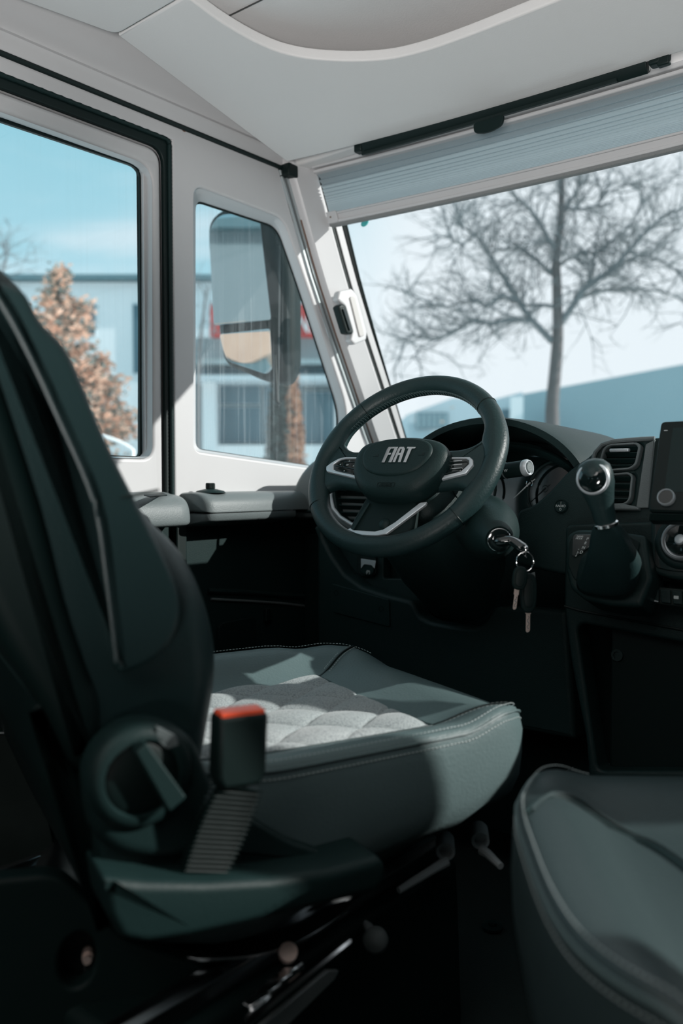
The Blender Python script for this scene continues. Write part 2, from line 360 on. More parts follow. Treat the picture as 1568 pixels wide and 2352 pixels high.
# --- cove between wall and ceiling
prof = [(-1.455, 1.612), (-1.450, 1.622), (-1.446, 1.634), (-1.440, 1.640), (-1.437, 1.648), (-1.441, 1.655), (-1.432, 1.664), (-1.418, 1.672), (-1.37, 1.72), (-1.29, 1.80), (-1.24, 1.90), (-1.47, 1.90), (-1.47, 1.612)]
cv = MB().loft([[(x, -4, z) for x, z in prof], [(x, 1.53, z) for x, z in prof]]).build('trim_2', WHITE, smooth=50); struct(cv, 'white moulded cove above the side windows')
MB().tube([(-1.447, y, 1.613) for y in (-.5, .3, .8, 1.2, 1.512)], .0055, 8).build('cove_seal', BLACKR, cv)
MB().box((-1.440, 1.505, 1.606), (.04, .035, .03)).build('cove_end_cap', BLACKR, cv, bevel=.004)
MB().lathe([(.006, 0), (.006, .003), (.0001, .0035)], at(421, 297, X=-1.452), (1, 0, 0), 16).build('screw_cap', BROWN, cv)
MB().lathe([(.014, 0), (.014, .006), (.0001, .007)], (-1.37, 1.18, 1.715), (.7, 0, -.7), 20).build('round_plug', CEILM, cv)
# --- roof and headliner
rf = MB().box((-.35, -1.1, 1.93), (2.3, 5.9, .04)).build('ceiling', LINING); struct(rf, 'roof skin above the headliner')
E1 = Vector((0, .515, -.066)).normalized()
HP = frame((-.35, .935, 1.668), (1, 0, 0), (0, .515, -.066))      # sloped plane of the front headliner
def hp(x, y):
    n = Vector((0, .066, .515)).normalized(); q = on_plane(x, y, Vector((-.35, .935, 1.668)), n) - Vector((-.35, .935, 1.668)); return (q.x, q.dot(E1))
cutl = [hp(*p) for p in [(440, 0), (500, 45), (560, 82), (610, 107), (650, 122), (700, 133), (750, 138), (800, 140), (850, 139), (900, 134), (950, 123), (1010, 105), (1100, 72), (1180, 40), (1270, 5)]]
cutl = smooth_poly(cutl, 3, False)
left = [(c[0], c[1]) for c in cutl]
left[0] = Vector((left[0][0], 0)) if True else left[0]
half = [(-1.03 + .02, 0), (-1.03, .538)]
xs = [-1.04 + i * .1 for i in range(21)] + [1.04]
fr = [(x, .519 + .065 * (1 - min(1, abs(x) / 1.04) ** 2.2)) for x in xs]
mir = [Vector((-c[0], c[1])) for c in left][::-1]
midb = [Vector((-.24 + .08 * i, .346)) for i in range(7)]
cx_last = left[-1]
kept = [c for c in left if c[0] < -.30]
outl = [(-.976, 0)] + fr + [(.976, 0)] + [Vector((-c[0], c[1])) for c in kept] + midb[::-1] + list(reversed(kept))
outl = [Vector((p[0], p[1])) for p in outl]
hl = plate('ceiling', outl, [], .022, HP @ Matrix.Translation((0, 0, .011)), CEILM, bev=.004); struct(hl, 'smooth grey front headliner with curved cut-out')
inner = MB().box((-.35, 1.10, 1.697), (1.75, .66, .012)).build('ceiling', CEILM, bevel=.003); struct(inner, 'raised headliner inside the curved cut-out')
ir = MB().box((-.35, .42, 1.700), (1.75, .95, .012)).build('ceiling', CEILM, bevel=.003); struct(ir, 'underside of the drop-down bed behind the front headliner')
for s in (-1, 1):
    hb = plate('ceiling', rnd([(-.976, -.004), (-.79, -.004), (-.70, -.25), (-.70, -1), (-1.02, -1), (-1.02, -.25)] if s < 0 else [(.976, -.004), (.79, -.004), (.70, -.25), (.70, -1), (1.02, -1), (1.02, -.25)], .02, 4), [], .022,
               frame((-.35, .935, 1.668), (1, 0, 0), (0, 1, 0)) @ Matrix.Translation((0, 0, .011)), CEILM, bev=.004)
    struct(hb, 'side strip of the rear headliner')
MB().tube([at(522, 38, Z=1.690), at(600, 0, Z=1.690), at(700, -50, Z=1.690)], .0012, 6).build('panel_seam', LINING, inner)
# --- right wall, rear wall, front header and scuttle
rwl = plate('wall_right', [(-4, 0), (-4, 1.92), (1.60, 1.92), (1.75, .9), (1.9, 0)],
            [[(1.17, .92), (1.17, 1.48), (1.42, 1.48), (1.6, .95)], [(-3.3, 1.15), (-3.3, 1.5), (-2.5, 1.5), (-2.5, 1.15)]], .04, MX(RX + .02), LINING)
struct(rwl, 'dark side wall on the passenger side')
MB().add([(RX + .02, .1, .88), (RX + .02, 1.65, .88), (RX + .02, 1.65, 1.54), (RX + .02, .1, 1.54)], [(0, 1, 2, 3)]).build('window_pane', GLASS, rwl, smooth=0)
rr_ = plate('wall_back', [(-1.5, 0), (-1.5, 1.92), (.8, 1.92), (.8, 0)], [[(-.7, 1.2), (-.7, 1.5), (0, 1.5), (0, 1.2)]], .04, MY(-4), LINING); struct(rr_, 'rear wall of the living area')
hd = MB().prism([(-1.5, 1.555, 1.62), (-1.5, 1.60, 1.92), (-1.5, 1.50, 1.92), (-1.5, 1.475, 1.69), (-1.5, 1.52, 1.62)], (2.3, 0, 0)).build('wall_front', CEILM, bevel=.004); struct(hd, 'header above the windscreen')
sc = MB().box((-.35, 2.18, .42), (2.3, .05, .90)).build('wall_front', PLAST); struct(sc, 'bulkhead below the windscreen')
# windscreen: bottom at z .9, top at z 1.62
def wy(z, inset=0): return 1.738 + fwd(z) * .92 - inset
wz = [.86, .95, 1.1, 1.24, 1.38, 1.5, 1.66]
ws = MB().grid(14, 6, lambda a, b: (-1.43 + 2.16 * a, wy(wz[round(b * 6)]) + .07 * (1 - (2 * a - 1) ** 2), wz[round(b * 6)])).build('window_2', GLASSW); struct(ws, 'wide sloping windscreen')
# dotted edge band of the windscreen
def band(x0, x1):
    return MB().grid(1, 12, lambda a, b: (x0 + (x1 - x0) * a, wy(.88 + .76 * b) + .07 * (1 - (2 * ((x0 + (x1 - x0) * a + 1.43) / 2.16) - 1) ** 2) - .004, .88 + .76 * b))
band(-1.435, -1.398).build('black_edge_band', BLACKR, ws, solid=.002)
# --- A-pillar cover
def pil(sec, z0, z1, n=14):
    out = []
    for i in range(n + 1):
        z = z0 + (z1 - z0) * i / n; out.append([(x, y + fwd(z), z) for x, y in sec])
    return MB().loft(out)
pc = pil([(-1.452, 1.605), (-1.437, 1.608), (-1.428, 1.611), (-1.423, 1.616), (-1.409, 1.668), (-1.406, 1.678), (-1.408, 1.686), (-1.42, 1.700), (-1.455, 1.71)], .80, 1.66).build('trim_3', WHITE, smooth=30); struct(pc, 'white cover of the windscreen pillar')
pil([(-1.45, 1.586), (-1.444, 1.586), (-1.444, 1.592), (-1.45, 1.592)], .80, 1.606).build('rail', ALU, pc)
pil([(-1.452, 1.591), (-1.449, 1.591), (-1.449, 1.600), (-1.452, 1.600)], .80, 1.606).build('groove', BLACKR, pc)
pil([(-1.45, 1.598), (-1.441, 1.598), (-1.441, 1.607), (-1.45, 1.607)], .80, 1.606).build('rail', ALU, pc)
pil([(-1.441, 1.6065), (-1.438, 1.6065), (-1.438, 1.609), (-1.441, 1.609)], .80, 1.5).build('brown_seam', BROWN, pc)
# blind side rail next to the glass
br = pil([(-1.416, 1.690), (-1.408, 1.690), (-1.408, 1.703), (-1.416, 1.703)], .86, 1.64).build('trim_4', BLACKR, smooth=30); struct(br, 'black slot of the windscreen blind rail')
pil([(-1.412, 1.703), (-1.404, 1.700), (-1.400, 1.720), (-1.412, 1.730)], .86, 1.64).build('white_rail', WHITE, br)

# ================================================================== BLIND, VISOR ROLLER, HANDLE
def bow(x): return .07 * (1 - ((x + .35) / 1.08) ** 2)
def bl(x, z, off=0): return (x, wy(z) + bow(x) - .072 + off, z)
bx0, bx1 = -1.400, .70
bd = empty('window_blind', (-.35, 1.66, 1.55)); inv = Matrix.Translation((.35, -1.66, -1.55))
tag(bd, 'grey pleated blind partly lowered across the top of the windscreen', 'blind')
def kid(mb, name, m, par, **k):
    """part of a thing whose empty sits away from the origin: vertices given in world space"""
    pm = par.matrix_world if par.type == 'MESH' else None
    L = Vector((0, 0, 0)); p = par
    R = Matrix.Identity(4)
    chain = []
    while p: chain.append(p); p = p.parent
    for q in reversed(chain): R = R @ (Matrix.Translation(q.location) @ q.rotation_euler.to_matrix().to_4x4())
    Ri = R.inverted(); mb.v = [tuple(Ri @ Vector(v)) for v in mb.v]
    return mb.build(name, m, par, **k)
def kplate(name, outer, holes, th, M4, m, par, **k):
    o = plate(name, outer, holes, th, M4, m, None, **k)
    R = Matrix.Identity(4); chain = []; p = par
    while p: chain.append(p); p = p.parent
    for q in reversed(chain): R = R @ (Matrix.Translation(q.location) @ q.rotation_euler.to_matrix().to_4x4())
    o.data.transform(R.inverted()); o.parent = par; return o
def ktext(name, s, size, M4, m, par, **k):
    o = text(name, s, size, M4, m, None, **k)
    R = Matrix.Identity(4); chain = []; p = par
    while p: chain.append(p); p = p.parent
    for q in reversed(chain): R = R @ (Matrix.Translation(q.location) @ q.rotation_euler.to_matrix().to_4x4())
    o.data.transform(R.inverted()); o.parent = par; return o
zt = []; z = 1.607; st = .0066
while z > 1.521: zt.append(z); z -= st; st = max(.0013, st * .925)
zt.append(1.521)
kid(MB().grid(16, len(zt) - 1, lambda a, b: bl(bx0 + (bx1 - bx0) * a, zt[round(b * (len(zt) - 1))], .006 if round(b * (len(zt) - 1)) % 2 else .006 - .012 * min(1, max(.12, (zt[round(b * (len(zt) - 1))] - 1.535) * 14)))), 'pleated_fabric', BLINDM, bd, smooth=0)
def bar(z0, z1, o0, o1, x0=bx0, x1=bx1):
    return MB().loft([[bl(x, z0, o0), bl(x, z1, o0), bl(x, z1, o1), bl(x, z0, o1)] for x in [x0 + (x1 - x0) * i / 16 for i in range(17)]])
kid(bar(1.500, 1.521, -.006, .012), 'bottom_rail', WHITE, bd, bevel=.002)
kid(bar(1.515, 1.519, -.010, -.004), 'rail_ridge', WHITE, bd, bevel=.001)
kid(bar(1.496, 1.502, -.011, .000), 'rail_lip', WHITE, bd, bevel=.001)
kid(bar(1.490, 1.4975, -.008, .006), 'felt_strip', FELT, bd, bevel=.002)
kid(bar(1.4955, 1.521, -.015, -.002, bx0 + .003, bx0 + .032), 'end_cap', WHITE, bd, bevel=.002)
kid(MB().lathe([(.0022, 0), (.0022, .0012)], bl(-1.385 , 1.508, -.0155), (0, -1, 0), 12), 'screw', BROWN, bd)
kid(bar(1.607, 1.614, -.020, .02), 'cassette_lip', WHITE, bd, bevel=.002)
kid(bar(1.617, 1.626, -.022, .02), 'cassette_lip', WHITE, bd, bevel=.002)
kid(bar(1.626, 1.665, -.008, .06), 'cassette', CEILM, bd, bevel=.002)
stk = at(838, 512, Y=1.73); tag(MB().lathe([(.012, 0), (.012, .002)], stk, (0, -1, .4), 20).build('round_sticker', TEALM), 'small teal round sticker at the top corner of the windscreen', 'sticker')

vr = empty('sun_visor_roller', (-.87, 1.50, 1.60)); tag(vr, 'black roller sun visor with a centre tab under the headliner edge', 'sun visor')
vx = [-1.185 + .625 * i / 12 for i in range(13)]
def vy(x): return 1.458 + bow(x) * .78
kid(MB().loft([[(x, vy(x) + dy, z) for dy, z in ((0, 1.586), (-.006, 1.600), (.0, 1.6095), (.016, 1.611), (.026, 1.600), (.022, 1.586), (.010, 1.578))] for x in vx]), 'roller_housing', BLACKR, vr, bevel=.001)
kid(MB().loft([[(x, vy(x) - .004 + dy, z) for dy, z in ((0, 1.575), (0, 1.582), (.006, 1.582), (.006, 1.575))] for x in vx[:-1]]), 'pull_bar', BLACKR, vr, bevel=.001)
for xx, nm in ((-1.197, 'end_bracket'), (-.545, 'end_bracket')):
    kid(MB().box((xx, vy(xx) + .008, 1.598), (.022, .022, .024)), nm, BLACKR, vr, bevel=.004)
kid(MB().box((-.505, vy(-.505) - .004, 1.609), (.075, .02, .014)), 'mounting_plate', BLACKR, vr, bevel=.004)
kid(MB().box((-.530, vy(-.53) + .004, 1.594), (.022, .014, .028)), 'clip', BLACKR, vr, bevel=.003)
q = at(1128, 290, Y=1.500)
kplate('pull_tab', rnd([(-.036, .012), (.034, .012), (.030, -.008), (.008, -.014), (-.012, -.014), (-.034, -.008)], .008), [], .008, frame((q.x, vy(q.x) - .008, q.z), (1, 0, 0), (0, 0, 1)), SOFT, vr, bev=.002)
# grab handle on the pillar
gh = empty('grab_handle', at(802, 730, X=-1.39)); tag(gh, 'white grab handle with black grip on the windscreen pillar', 'grab handle')
G = lambda pts, X=-1.388: [pX(x, y, X) for x, y in pts]
kplate('handle_base', rnd(G([(767, 690), (772, 670), (800, 664), (812, 680), (835, 765), (833, 782), (806, 793), (797, 784), (800, 770), (801, 762), (783, 703), (776, 698)]), .006, 4), [], .022, MX(-1.386), WHITE, gh, bev=.006, bres=3)
kplate('handle_recess', rnd(G([(792, 684), (803, 682), (826, 772), (815, 776)]), .006, 4), [], .006, MX(-1.374), GRIPM, gh, bev=.002)
kplate('black_grip', rnd(G([(764, 706), (772, 700), (781, 703), (799, 764), (796, 770), (783, 768)]), .005, 4), [], .024, MX(-1.380), BLACKR, gh, bev=.005)
kplate('grip_rib', rnd(G([(771, 712), (776, 710), (791, 760), (787, 762)]), .002, 2), [], .005, MX(-1.366), GLOSSB, gh, bev=.001)

# ================================================================== OUTSIDE MIRROR
sm_ = empty('outside_mirror', (-1.75, 1.67, 1.1)); tag(sm_, "large dark bus-style outside mirror beyond the quarter window", 'mirror')
PM = Pl((-1.75, 1.67, 1.1), (.35, -.937, 0), (.937, .35, 0))
ho = smooth_poly(rnd([PM.xy(*p) for p in [(471, 500), (520, 465), (640, 480), (668, 620), (669, 840), (650, 884), (600, 874), (505, 832), (470, 560)]], .035, 5), 1)
kid(pillow(ho, -.10, .0, .035, lambda a, b, x: PM.P(a, b, x), 6), 'mirror_housing', SOFT, sm_, smooth=60)
MIR = mat('mirror_glass', (.50, .57, .59), .015, metal=1)
kplate('upper_mirror_glass', rnd([PM.xy(*p) for p in [(481, 528), (504, 494), (596, 488), (624, 735), (492, 748)]], [.03, .03, .008, .008, .012], 5), [], .004, PM.M(.002), MIR, sm_, bev=.001)
kplate('lower_mirror_glass', rnd([PM.xy(*p) for p in [(506, 768), (622, 755), (628, 850), (612, 860), (524, 830), (513, 802)]], [.008, .008, .02, .01, .02, .02], 5), [], .004, PM.M(.004), MIR, sm_, bev=.001)
kid(MB().tube([PM.P(.045, .22, -.05), PM.P(.05, .36, -.04), (-1.60, 1.70, 1.62), (-1.455, 1.52, 1.63)], .018, 12), 'mirror_arm', SOFT, sm_)
kid(MB().tube([PM.P(.080, .1, .004), PM.P(.088, -.03, .006), PM.P(.096, -.04, .004)], .006, 8), 'wing_clip', BLACKR, sm_)
# dark A-pillar outside skin so that the shell has an outside
ex = MB().prism([(-1.53, -4, -.2), (-1.53, 2.25, -.2), (-1.53, 2.15, .86), (-1.53, -4, .86)], (.02, 0, 0)).build('wall_left', WHITE); struct(ex, 'outer skin below the side windows')

# ================================================================== LEDGES ON THE SIDE WALL
def ledge(y0, y1, xo, prof, name, m, nround=6, r=.03):
    """profile (x,z) swept along y with softened ends"""
    cx = sum(p[0] for p in prof) / len(prof); cz = sum(p[1] for p in prof) / len(prof); rings = []
    for t, s in [(0, .80), (.004, .92), (.012, .98), (.025, 1)]: rings.append([(WX + (x - WX) * s, y0 + t, cz + (z - cz) * s) for x, z in prof])
    rings.append([(x, y1 - .006, z) for x, z in prof]); rings.append([(WX + (x - WX) * .97, y1, cz + (z - cz) * .97) for x, z in prof])
    return MB().loft(rings)
p1 = smooth_poly([(-1.455, .818), (-1.42, .819), (-1.385, .812), (-1.365, .795), (-1.358, .765), (-1.365, .752), (-1.40, .752), (-1.455, .76)], 4)
a1 = MB().loft([[(x, y, z) for x, z in p1] for y in (.2, 1.10)] + [[(WX + (x - WX) * s, y, .79 + (z - .79) * s) for x, z in p1] for y, s in ((1.118, .98), (1.128, .92), (1.134, .82), (1.136, .6))]).build('door_armrest', PLASTG, smooth=60)
a1.parent = dr; a1.name = 'armrest'; a1['label'] = 'grey armrest'
MB().prism([at(330, 1139, Z=.818), at(372, 1134, Z=.818), at(384, 1139, Z=.818), at(345, 1143, Z=.818)], (0, 0, .003)).build('window_switch', BLACKR, a1, bevel=.001)
p2 = smooth_poly([(-1.455, .820), (-1.415, .821), (-1.385, .817), (-1.366, .803), (-1.360, .780), (-1.3605, .777)], 4, False)
p2 = [tuple(p) for p in p2] + [(-1.455, .777)]
a2 = ledge(1.172, 1.50, 0, p2, '', None).build('side_ledge', PLASTG, smooth=60); tag(a2, 'grey plastic ledge under the quarter window', 'ledge')
ledge(1.174, 1.45, 0, [(-1.455, .775), (-1.361, .775), (-1.361, .762), (-1.367, .757), (-1.40, .752), (-1.455, .74)], '', None).build('ledge_lower_strip', PLASTG, a2, smooth=50)
kn = at(483, 1126, X=-1.41); kb = empty('ledge_knob', (kn.x, kn.y, .82)); tag(kb, 'small black ribbed knob standing on the side ledge', 'knob')
kid(MB().lathe([(.034, 0), (.030, .004), (.014, .008), (.0001, .009)], (kn.x, kn.y, .8195), (0, 0, 1), 24), 'base', PLAST, kb)
gv = []
for k in range(36):
    gv.append(k)
prk = [[(kn.x + math.cos(2 * PI * k / 48) * r * (1 if k % 2 else .93), kn.y + math.sin(2 * PI * k / 48) * r * (1 if k % 2 else .93), z) for k in range(48)] for r, z in ((.008, .826), (.0105, .829), (.0105, .839), (.009, .841))]
kid(MB().loft(prk), 'ribbed_cap', BLACKR, kb, smooth=20)

# ================================================================== DASHBOARD
db = empty('dashboard', (-.35, 1.7, 0)); tag(db, 'black dashboard running across the cab below the windscreen', 'dashboard')
# top pad and dark core
kid(MB().prism([(-.60, 1.42, .70), (-.60, 1.42, .82), (-.60, 1.50, .855), (-.60, 1.9, .885), (-.60, 2.12, .86), (-.60, 2.12, .62), (-.60, 1.6, .62)], (1.34, 0, 0)), 'top_pad', PLAST, db, bevel=.012)
kid(MB().prism([(-1.44, 1.62, .60), (-1.44, 1.56, .80), (-1.44, 1.64, .872), (-1.44, 1.9, .885), (-1.44, 2.12, .86), (-1.44, 2.12, .5)], (.85, 0, 0)), 'top_pad', PLAST, db, bevel=.012)
kid(MB().box((-.98, 1.60, .40), (.92, .08, .62)), 'inner_panel', SOFT, db, bevel=.005)
# left end pod
lp = rnd([pY(x, y, 1.50) for x, y in [(673, 1190), (673, 1130), (690, 1092), (715, 1062), (750, 1042), (860, 1036), (870, 1190)]], .02, 4)
kid(pillow([(p.x, p.y) for p in lp], 1.49, 1.75, .015, lambda a, b, x: Vector((a, x, b))), 'end_pod', PLASTG, db, smooth=60)
kid(MB().tube([at(675, 1174, Y=1.485), at(760, 1176, Y=1.485)], .003, 8), 'pod_seam', BLACKR, db)
# knee panel with the stepped upper edge
KP = Pl((-1.0, 1.42, .6), (0, -1, .06))
kpx = [(727, 1200), (741, 1236), (760, 1275), (790, 1318), (830, 1347), (880, 1364), (940, 1378), (952, 1392), (962, 1414), (985, 1427), (1040, 1437), (1090, 1442), (1110, 1430), (1122, 1408), (1136, 1394), (1170, 1393), (1300, 1402), (1320, 1700), (1000, 1640), (727, 1560)]
kplate('knee_panel', rnd(KP.poly(kpx), .008, 3), [], .05, KP.M(-.025), PLAST, db, bev=.010, bres=3)
kplate('fuse_flap', rnd(KP.poly([(762, 1340), (895, 1378), (897, 1440), (765, 1405)]), .006, 3), [], .006, KP.M(.0005), PLAST, db, bev=.001)
for x, y in ((774, 1362), (878, 1398)):
    c = KP.P(*KP.xy(x, y), .002); kid(MB().lathe([(.007, 0), (.007, .002), (.004, .002), (.004, .0005)], c, KP.n, 18), 'flap_screw', SOFT, db)
# panel behind the S-curve with parking brake switch and cubby
SP_ = Pl((-1.1, 1.47, .65), (0, -1, .10))
cub = rnd(SP_.poly([(880, 1268), (936, 1285), (940, 1328), (880, 1328)]), .004, 3)
kplate('switch_panel', rnd(SP_.poly([(735, 1190), (960, 1190), (975, 1300), (960, 1420), (800, 1395), (735, 1290)]), .01), [cub], .03, SP_.M(-.015), PLAST, db, bev=.004)
kid(MB().prism([SP_.P(p.x, p.y, -.03) for p in cub], SP_.n * -.004), 'cubby_back', BLACKR, db)
kplate('switch_surround', rnd(SP_.poly([(824, 1262), (866, 1262), (868, 1318), (858, 1326), (836, 1326), (824, 1316)]), .006), [], .008, SP_.M(.004), BLACKR, db, bev=.003)
kplate('parking_brake_switch', rnd(SP_.poly([(830, 1284), (861, 1288), (860, 1313), (854, 1322), (836, 1320), (829, 1312)], .01), .004), [], .008, SP_.M(.010), PLAST, db, bev=.002)
kplate('silver_switch_edge', rnd(SP_.poly([(829, 1283), (863, 1288), (860, 1306), (853, 1298), (836, 1296), (829, 1306)], .015), .001), [], .002, SP_.M(.015), SILV, db, bev=.0005)
ktext('switch_symbol', '(P)', .010, frame(SP_.P(*SP_.xy(845, 1314, .016), .016), SP_.ex, SP_.ey), PRINT, db)
# air vents
def vent(pl, pxs, hole_scale, m_fr, slats, name='air_vent', th=.03, tab=False, tilt=.12):
    P = rnd(pl.poly(pxs), .010, 4); cx = sum(p.x for p in P) / len(P); cy = sum(p.y for p in P) / len(P)
    H = [Vector((cx + (p.x - cx) * hole_scale, cy + (p.y - cy) * hole_scale)) for p in P]
    fr_ = kplate(name, P, [H], th, pl.M(0), m_fr, db, bev=.003)
    kid2 = MB().prism([pl.P(p.x, p.y, -th * .5 - .004) for p in P], pl.n * .003); kid(kid2, 'vent_back', BLACKR, fr_)
    x0 = min(p.x for p in H); x1 = max(p.x for p in H); y0 = min(p.y for p in H); y1 = max(p.y for p in H)
    for k in range(slats):
        yy = y0 + (y1 - y0) * (k + .6) / slats
        def xr(y):
            xs = []
            for i in range(len(H)):
                a, b = H[i], H[(i + 1) % len(H)]
                if (a.y - y) * (b.y - y) < 0: xs.append(a.x + (b.x - a.x) * (y - a.y) / (b.y - a.y))
            return (min(xs), max(xs)) if len(xs) >= 2 else (x0, x1)
        xa, xb = xr(yy)
        R = Matrix((pl.ex, pl.ey, pl.n)).transposed() @ Matrix.Rotation(-.5, 3, 'X')
        kid(MB().box(pl.P((xa + xb) / 2, yy, -.002), (xb - xa, .0022, th * .6), R), 'vent_slat', PLAST, fr_, bevel=.0006)
    return fr_
VL = Pl((-1.15, 1.44, .76), (.15, -1, .08))
vent(VL, [(768, 1120), (860, 1120), (864, 1205), (838, 1216), (800, 1200), (776, 1178)], .84, PLAST, 5)
kid(MB().tube([VL.P(*VL.xy(x, y), .017) for x, y in [(770, 1110), (768, 1140), (774, 1168), (790, 1188), (815, 1204), (845, 1213)]], .004, 8), 'silver_vent_edge', SILV, db)
kid(MB().lathe([(.010, 0), (.010, .004), (.007, .005), (.0001, .006)], VL.P(*VL.xy(753, 1140), .0), VL.n, 20), 'small_dial', PLAST, db)
kplate('vent_pod', rnd(VL.poly([(735, 1100), (870, 1100), (870, 1225), (800, 1222), (752, 1190), (738, 1160)]), .012), [], .03, VL.M(-.025), PLASTG, db, bev=.008)
# instrument hood
hc, hz, ha, hb_ = -.842, .800, .232, .172
def arch(t, a, b, y, dz=0): return Vector((hc + a * math.cos(t), y, hz + dz + b * math.sin(t)))
rings = []
for i in range(41):
    t = math.radians(8 + (172 - 8) * i / 40)
    rings.append([arch(t, ha, hb_, 1.80, -.01), arch(t, ha, hb_, 1.55), arch(t, ha, hb_, 1.44), arch(t, ha - .004, hb_ - .002, 1.428), arch(t, ha - .018, hb_ - .014, 1.428), arch(t, ha - .026, hb_ - .022, 1.45), arch(t, ha - .045, hb_ - .045, 1.60), arch(t, ha - .05, hb_ - .05, 1.80, -.01)])
kid(MB().loft(rings), 'instrument_hood', PLAST, db, smooth=60)
rings = []
for i in range(41):
    t = math.radians(5 + 170 * i / 40)
    rings.append([arch(t, ha - .034, hb_ - .046, 1.50), arch(t, ha - .036, hb_ - .052, 1.490), arch(t, ha - .05, hb_ - .066, 1.50), arch(t, ha - .05, hb_ - .066, 1.53)])
kid(MB().loft(rings), 'cluster_rim', PLAST, db, smooth=60)
cl = MB().prism([(hc - .2, 1.55, .72), (hc + .205, 1.55, .72), (hc + .205, 1.58, .90), (hc, 1.585, .93), (hc - .2, 1.58, .90)], (0, .02, 0)); kid(cl, 'instrument_cluster', GLOSSB, db)
IC = Pl((hc, 1.548, .80), (0, -1, .17))
for dx in (-.10, .10):
    kid(MB().tube([IC.P(dx + .062 * math.cos(2 * PI * k / 40), .025 + .062 * math.sin(2 * PI * k / 40), .004) for k in range(41)], .003, 8, cap=False), 'gauge_ring', PLAST, db)
a, b = IC.xy(1190, 1148), IC.xy(1228, 1112)
kid(MB().tube([IC.P(*a, .02), IC.P(*b, .02)], [.0009, .0016], 8), 'gauge_needle', PRINT, db)
c = IC.P(*IC.xy(1226, 1114), .02); kid(MB().tube([c + IC.ex * .007 * math.cos(k * PI / 12) + IC.ey * .007 * math.sin(k * PI / 12) for k in range(25)], .0007, 6, cap=False), 'needle_hub', CHROME, db)
kid(MB().tube([IC.P(*IC.xy(1231, 1110), .02), IC.P(*IC.xy(1239, 1104), .02)], .0010, 6), 'needle_tail', PRINT, db)
# centre fascia: one plate, cut out around the centre vents
CF = Pl((-.55, 1.40, .82), (0, -1, .20))
cfx = [(1188, 1172), (1225, 1160), (1262, 1128), (1300, 1085), (1330, 1062), (1345, 1053), (1356, 1044), (1372, 1024), (1400, 1012), (1450, 1007), (1568, 1002), (1700, 996), (1700, 1330), (1300, 1320), (1185, 1296)]
v1 = rnd(CF.poly([(1376, 1078), (1388, 1032), (1402, 1022), (1468, 1018), (1476, 1026), (1466, 1070), (1452, 1080), (1378, 1086)]), .006)
v2 = rnd(CF.poly([(1378, 1092), (1448, 1086), (1458, 1094), (1452, 1150), (1440, 1162), (1380, 1165)]), .006)
kplate('centre_fascia', rnd(CF.poly(cfx), .010, 3), [v1, v2], .05, CF.M(-.025), PLAST, db, bev=.006, bres=3)
kid(MB().box(CF.P(.74, -.06, -.035), (.84, .06, .24)), 'passenger_panel', PLAST, db, bevel=.01)
vent(CF, [(1376, 1078), (1388, 1032), (1402, 1022), (1468, 1018), (1476, 1026), (1466, 1070), (1452, 1080), (1378, 1086)], .86, PLASTG, 4, th=.02)
vent(CF, [(1378, 1092), (1448, 1086), (1458, 1094), (1452, 1150), (1440, 1162), (1380, 1165)], .86, PLASTG, 4, th=.02)
kid(MB().box(CF.P(*CF.xy(1428, 1037), .010), (.034, .010, .006)), 'vent_tab', SILV, db, bevel=.002)
kid(MB().tube([CF.P(*CF.xy(x, y), .002) for x, y in [(1361, 1062), (1368, 1040), (1384, 1022), (1410, 1014), (1475, 1009), (1504, 1008)]], .004, 8), 'silver_trim', PLASTG, db)
kplate('fascia_side_trim', rnd(CF.poly([(1484, 1022), (1506, 1010), (1490, 1168), (1462, 1168)]), .002), [], .006, CF.M(.002), PLASTG, db, bev=.002)
kplate('fascia_ledge', rnd(CF.poly([(1400, 1160), (1440, 1160), (1472, 1167), (1472, 1174), (1400, 1174)]), .002), [], .014, CF.M(.006), PLASTG, db, bev=.003)
c = CF.P(*CF.xy(1290, 1164), .003)
kid(MB().lathe([(.0125, -.004), (.0125, .002), (.011, .004), (.0105, .002), (.0001, .002)], c, CF.n, 28), 'radio_button', PLAST, db)
rb = lambda s, dx, dz, sz: ktext('radio_button_print', s, sz, frame(c + CF.ex * dx + CF.ey * dz + CF.n * .0026, CF.ex, CF.ey), PRINT, db, ext=.0002)
rb('I', 0, .0062, .006); rb('RADIO', 0, .0004, .0062); rb('O', 0, -.0058, .006)
# lower centre console
LC = Pl((-.50, 1.33, .60), (0, -1, .12))
kplate('lower_console', rnd(LC.poly([(1297, 1205), (1294, 1392), (1310, 1520), (1345, 1700), (1352, 1800), (1700, 1800), (1700, 1190)]), .012, 4),
       [rnd(LC.poly([(1325, 1445), (1335, 1432), (1690, 1500), (1690, 1770), (1372, 1770)]), .012)], .05, LC.M(-.025), PLAST, db, bev=.006)
kid(MB().box((-.20, 1.44, .33), (.70, .16, .66)), 'console_core', BLACKR, db, bevel=.004)
kid(MB().tube([LC.P(*LC.xy(x, y), .001) for x, y in [(1296, 1392), (1330, 1402), (1420, 1420), (1568, 1447), (1690, 1466)]], .0022, 6), 'console_seam', BLACKR, db)
kid(MB().tube([LC.P(*LC.xy(x, y), .001) for x, y in [(1477, 1330), (1466, 1412)]], .0013, 6), 'console_seam', BLACKR, db)
kid(MB().lathe([(.010, 0), (.010, .004), (.006, .004), (.006, .001)], at(1418, 1505, Y=1.36), (0, -1, .2), 20), 'power_socket', PLAST, db)
chh = at(1450, 1770, Z=.30)
kid(MB().box((chh.x + .06, chh.y + .02, .265), (.36, .22, .05)), 'cup_tray', PLAST, db, bevel=.02)
kid(MB().tube([chh + Vector((.062 * math.cos(k * PI / 20), .055 * math.sin(k * PI / 20), -.006)) for k in range(41)], .003, 8, cap=False), 'cup_holder_ring', PLASTG, db)
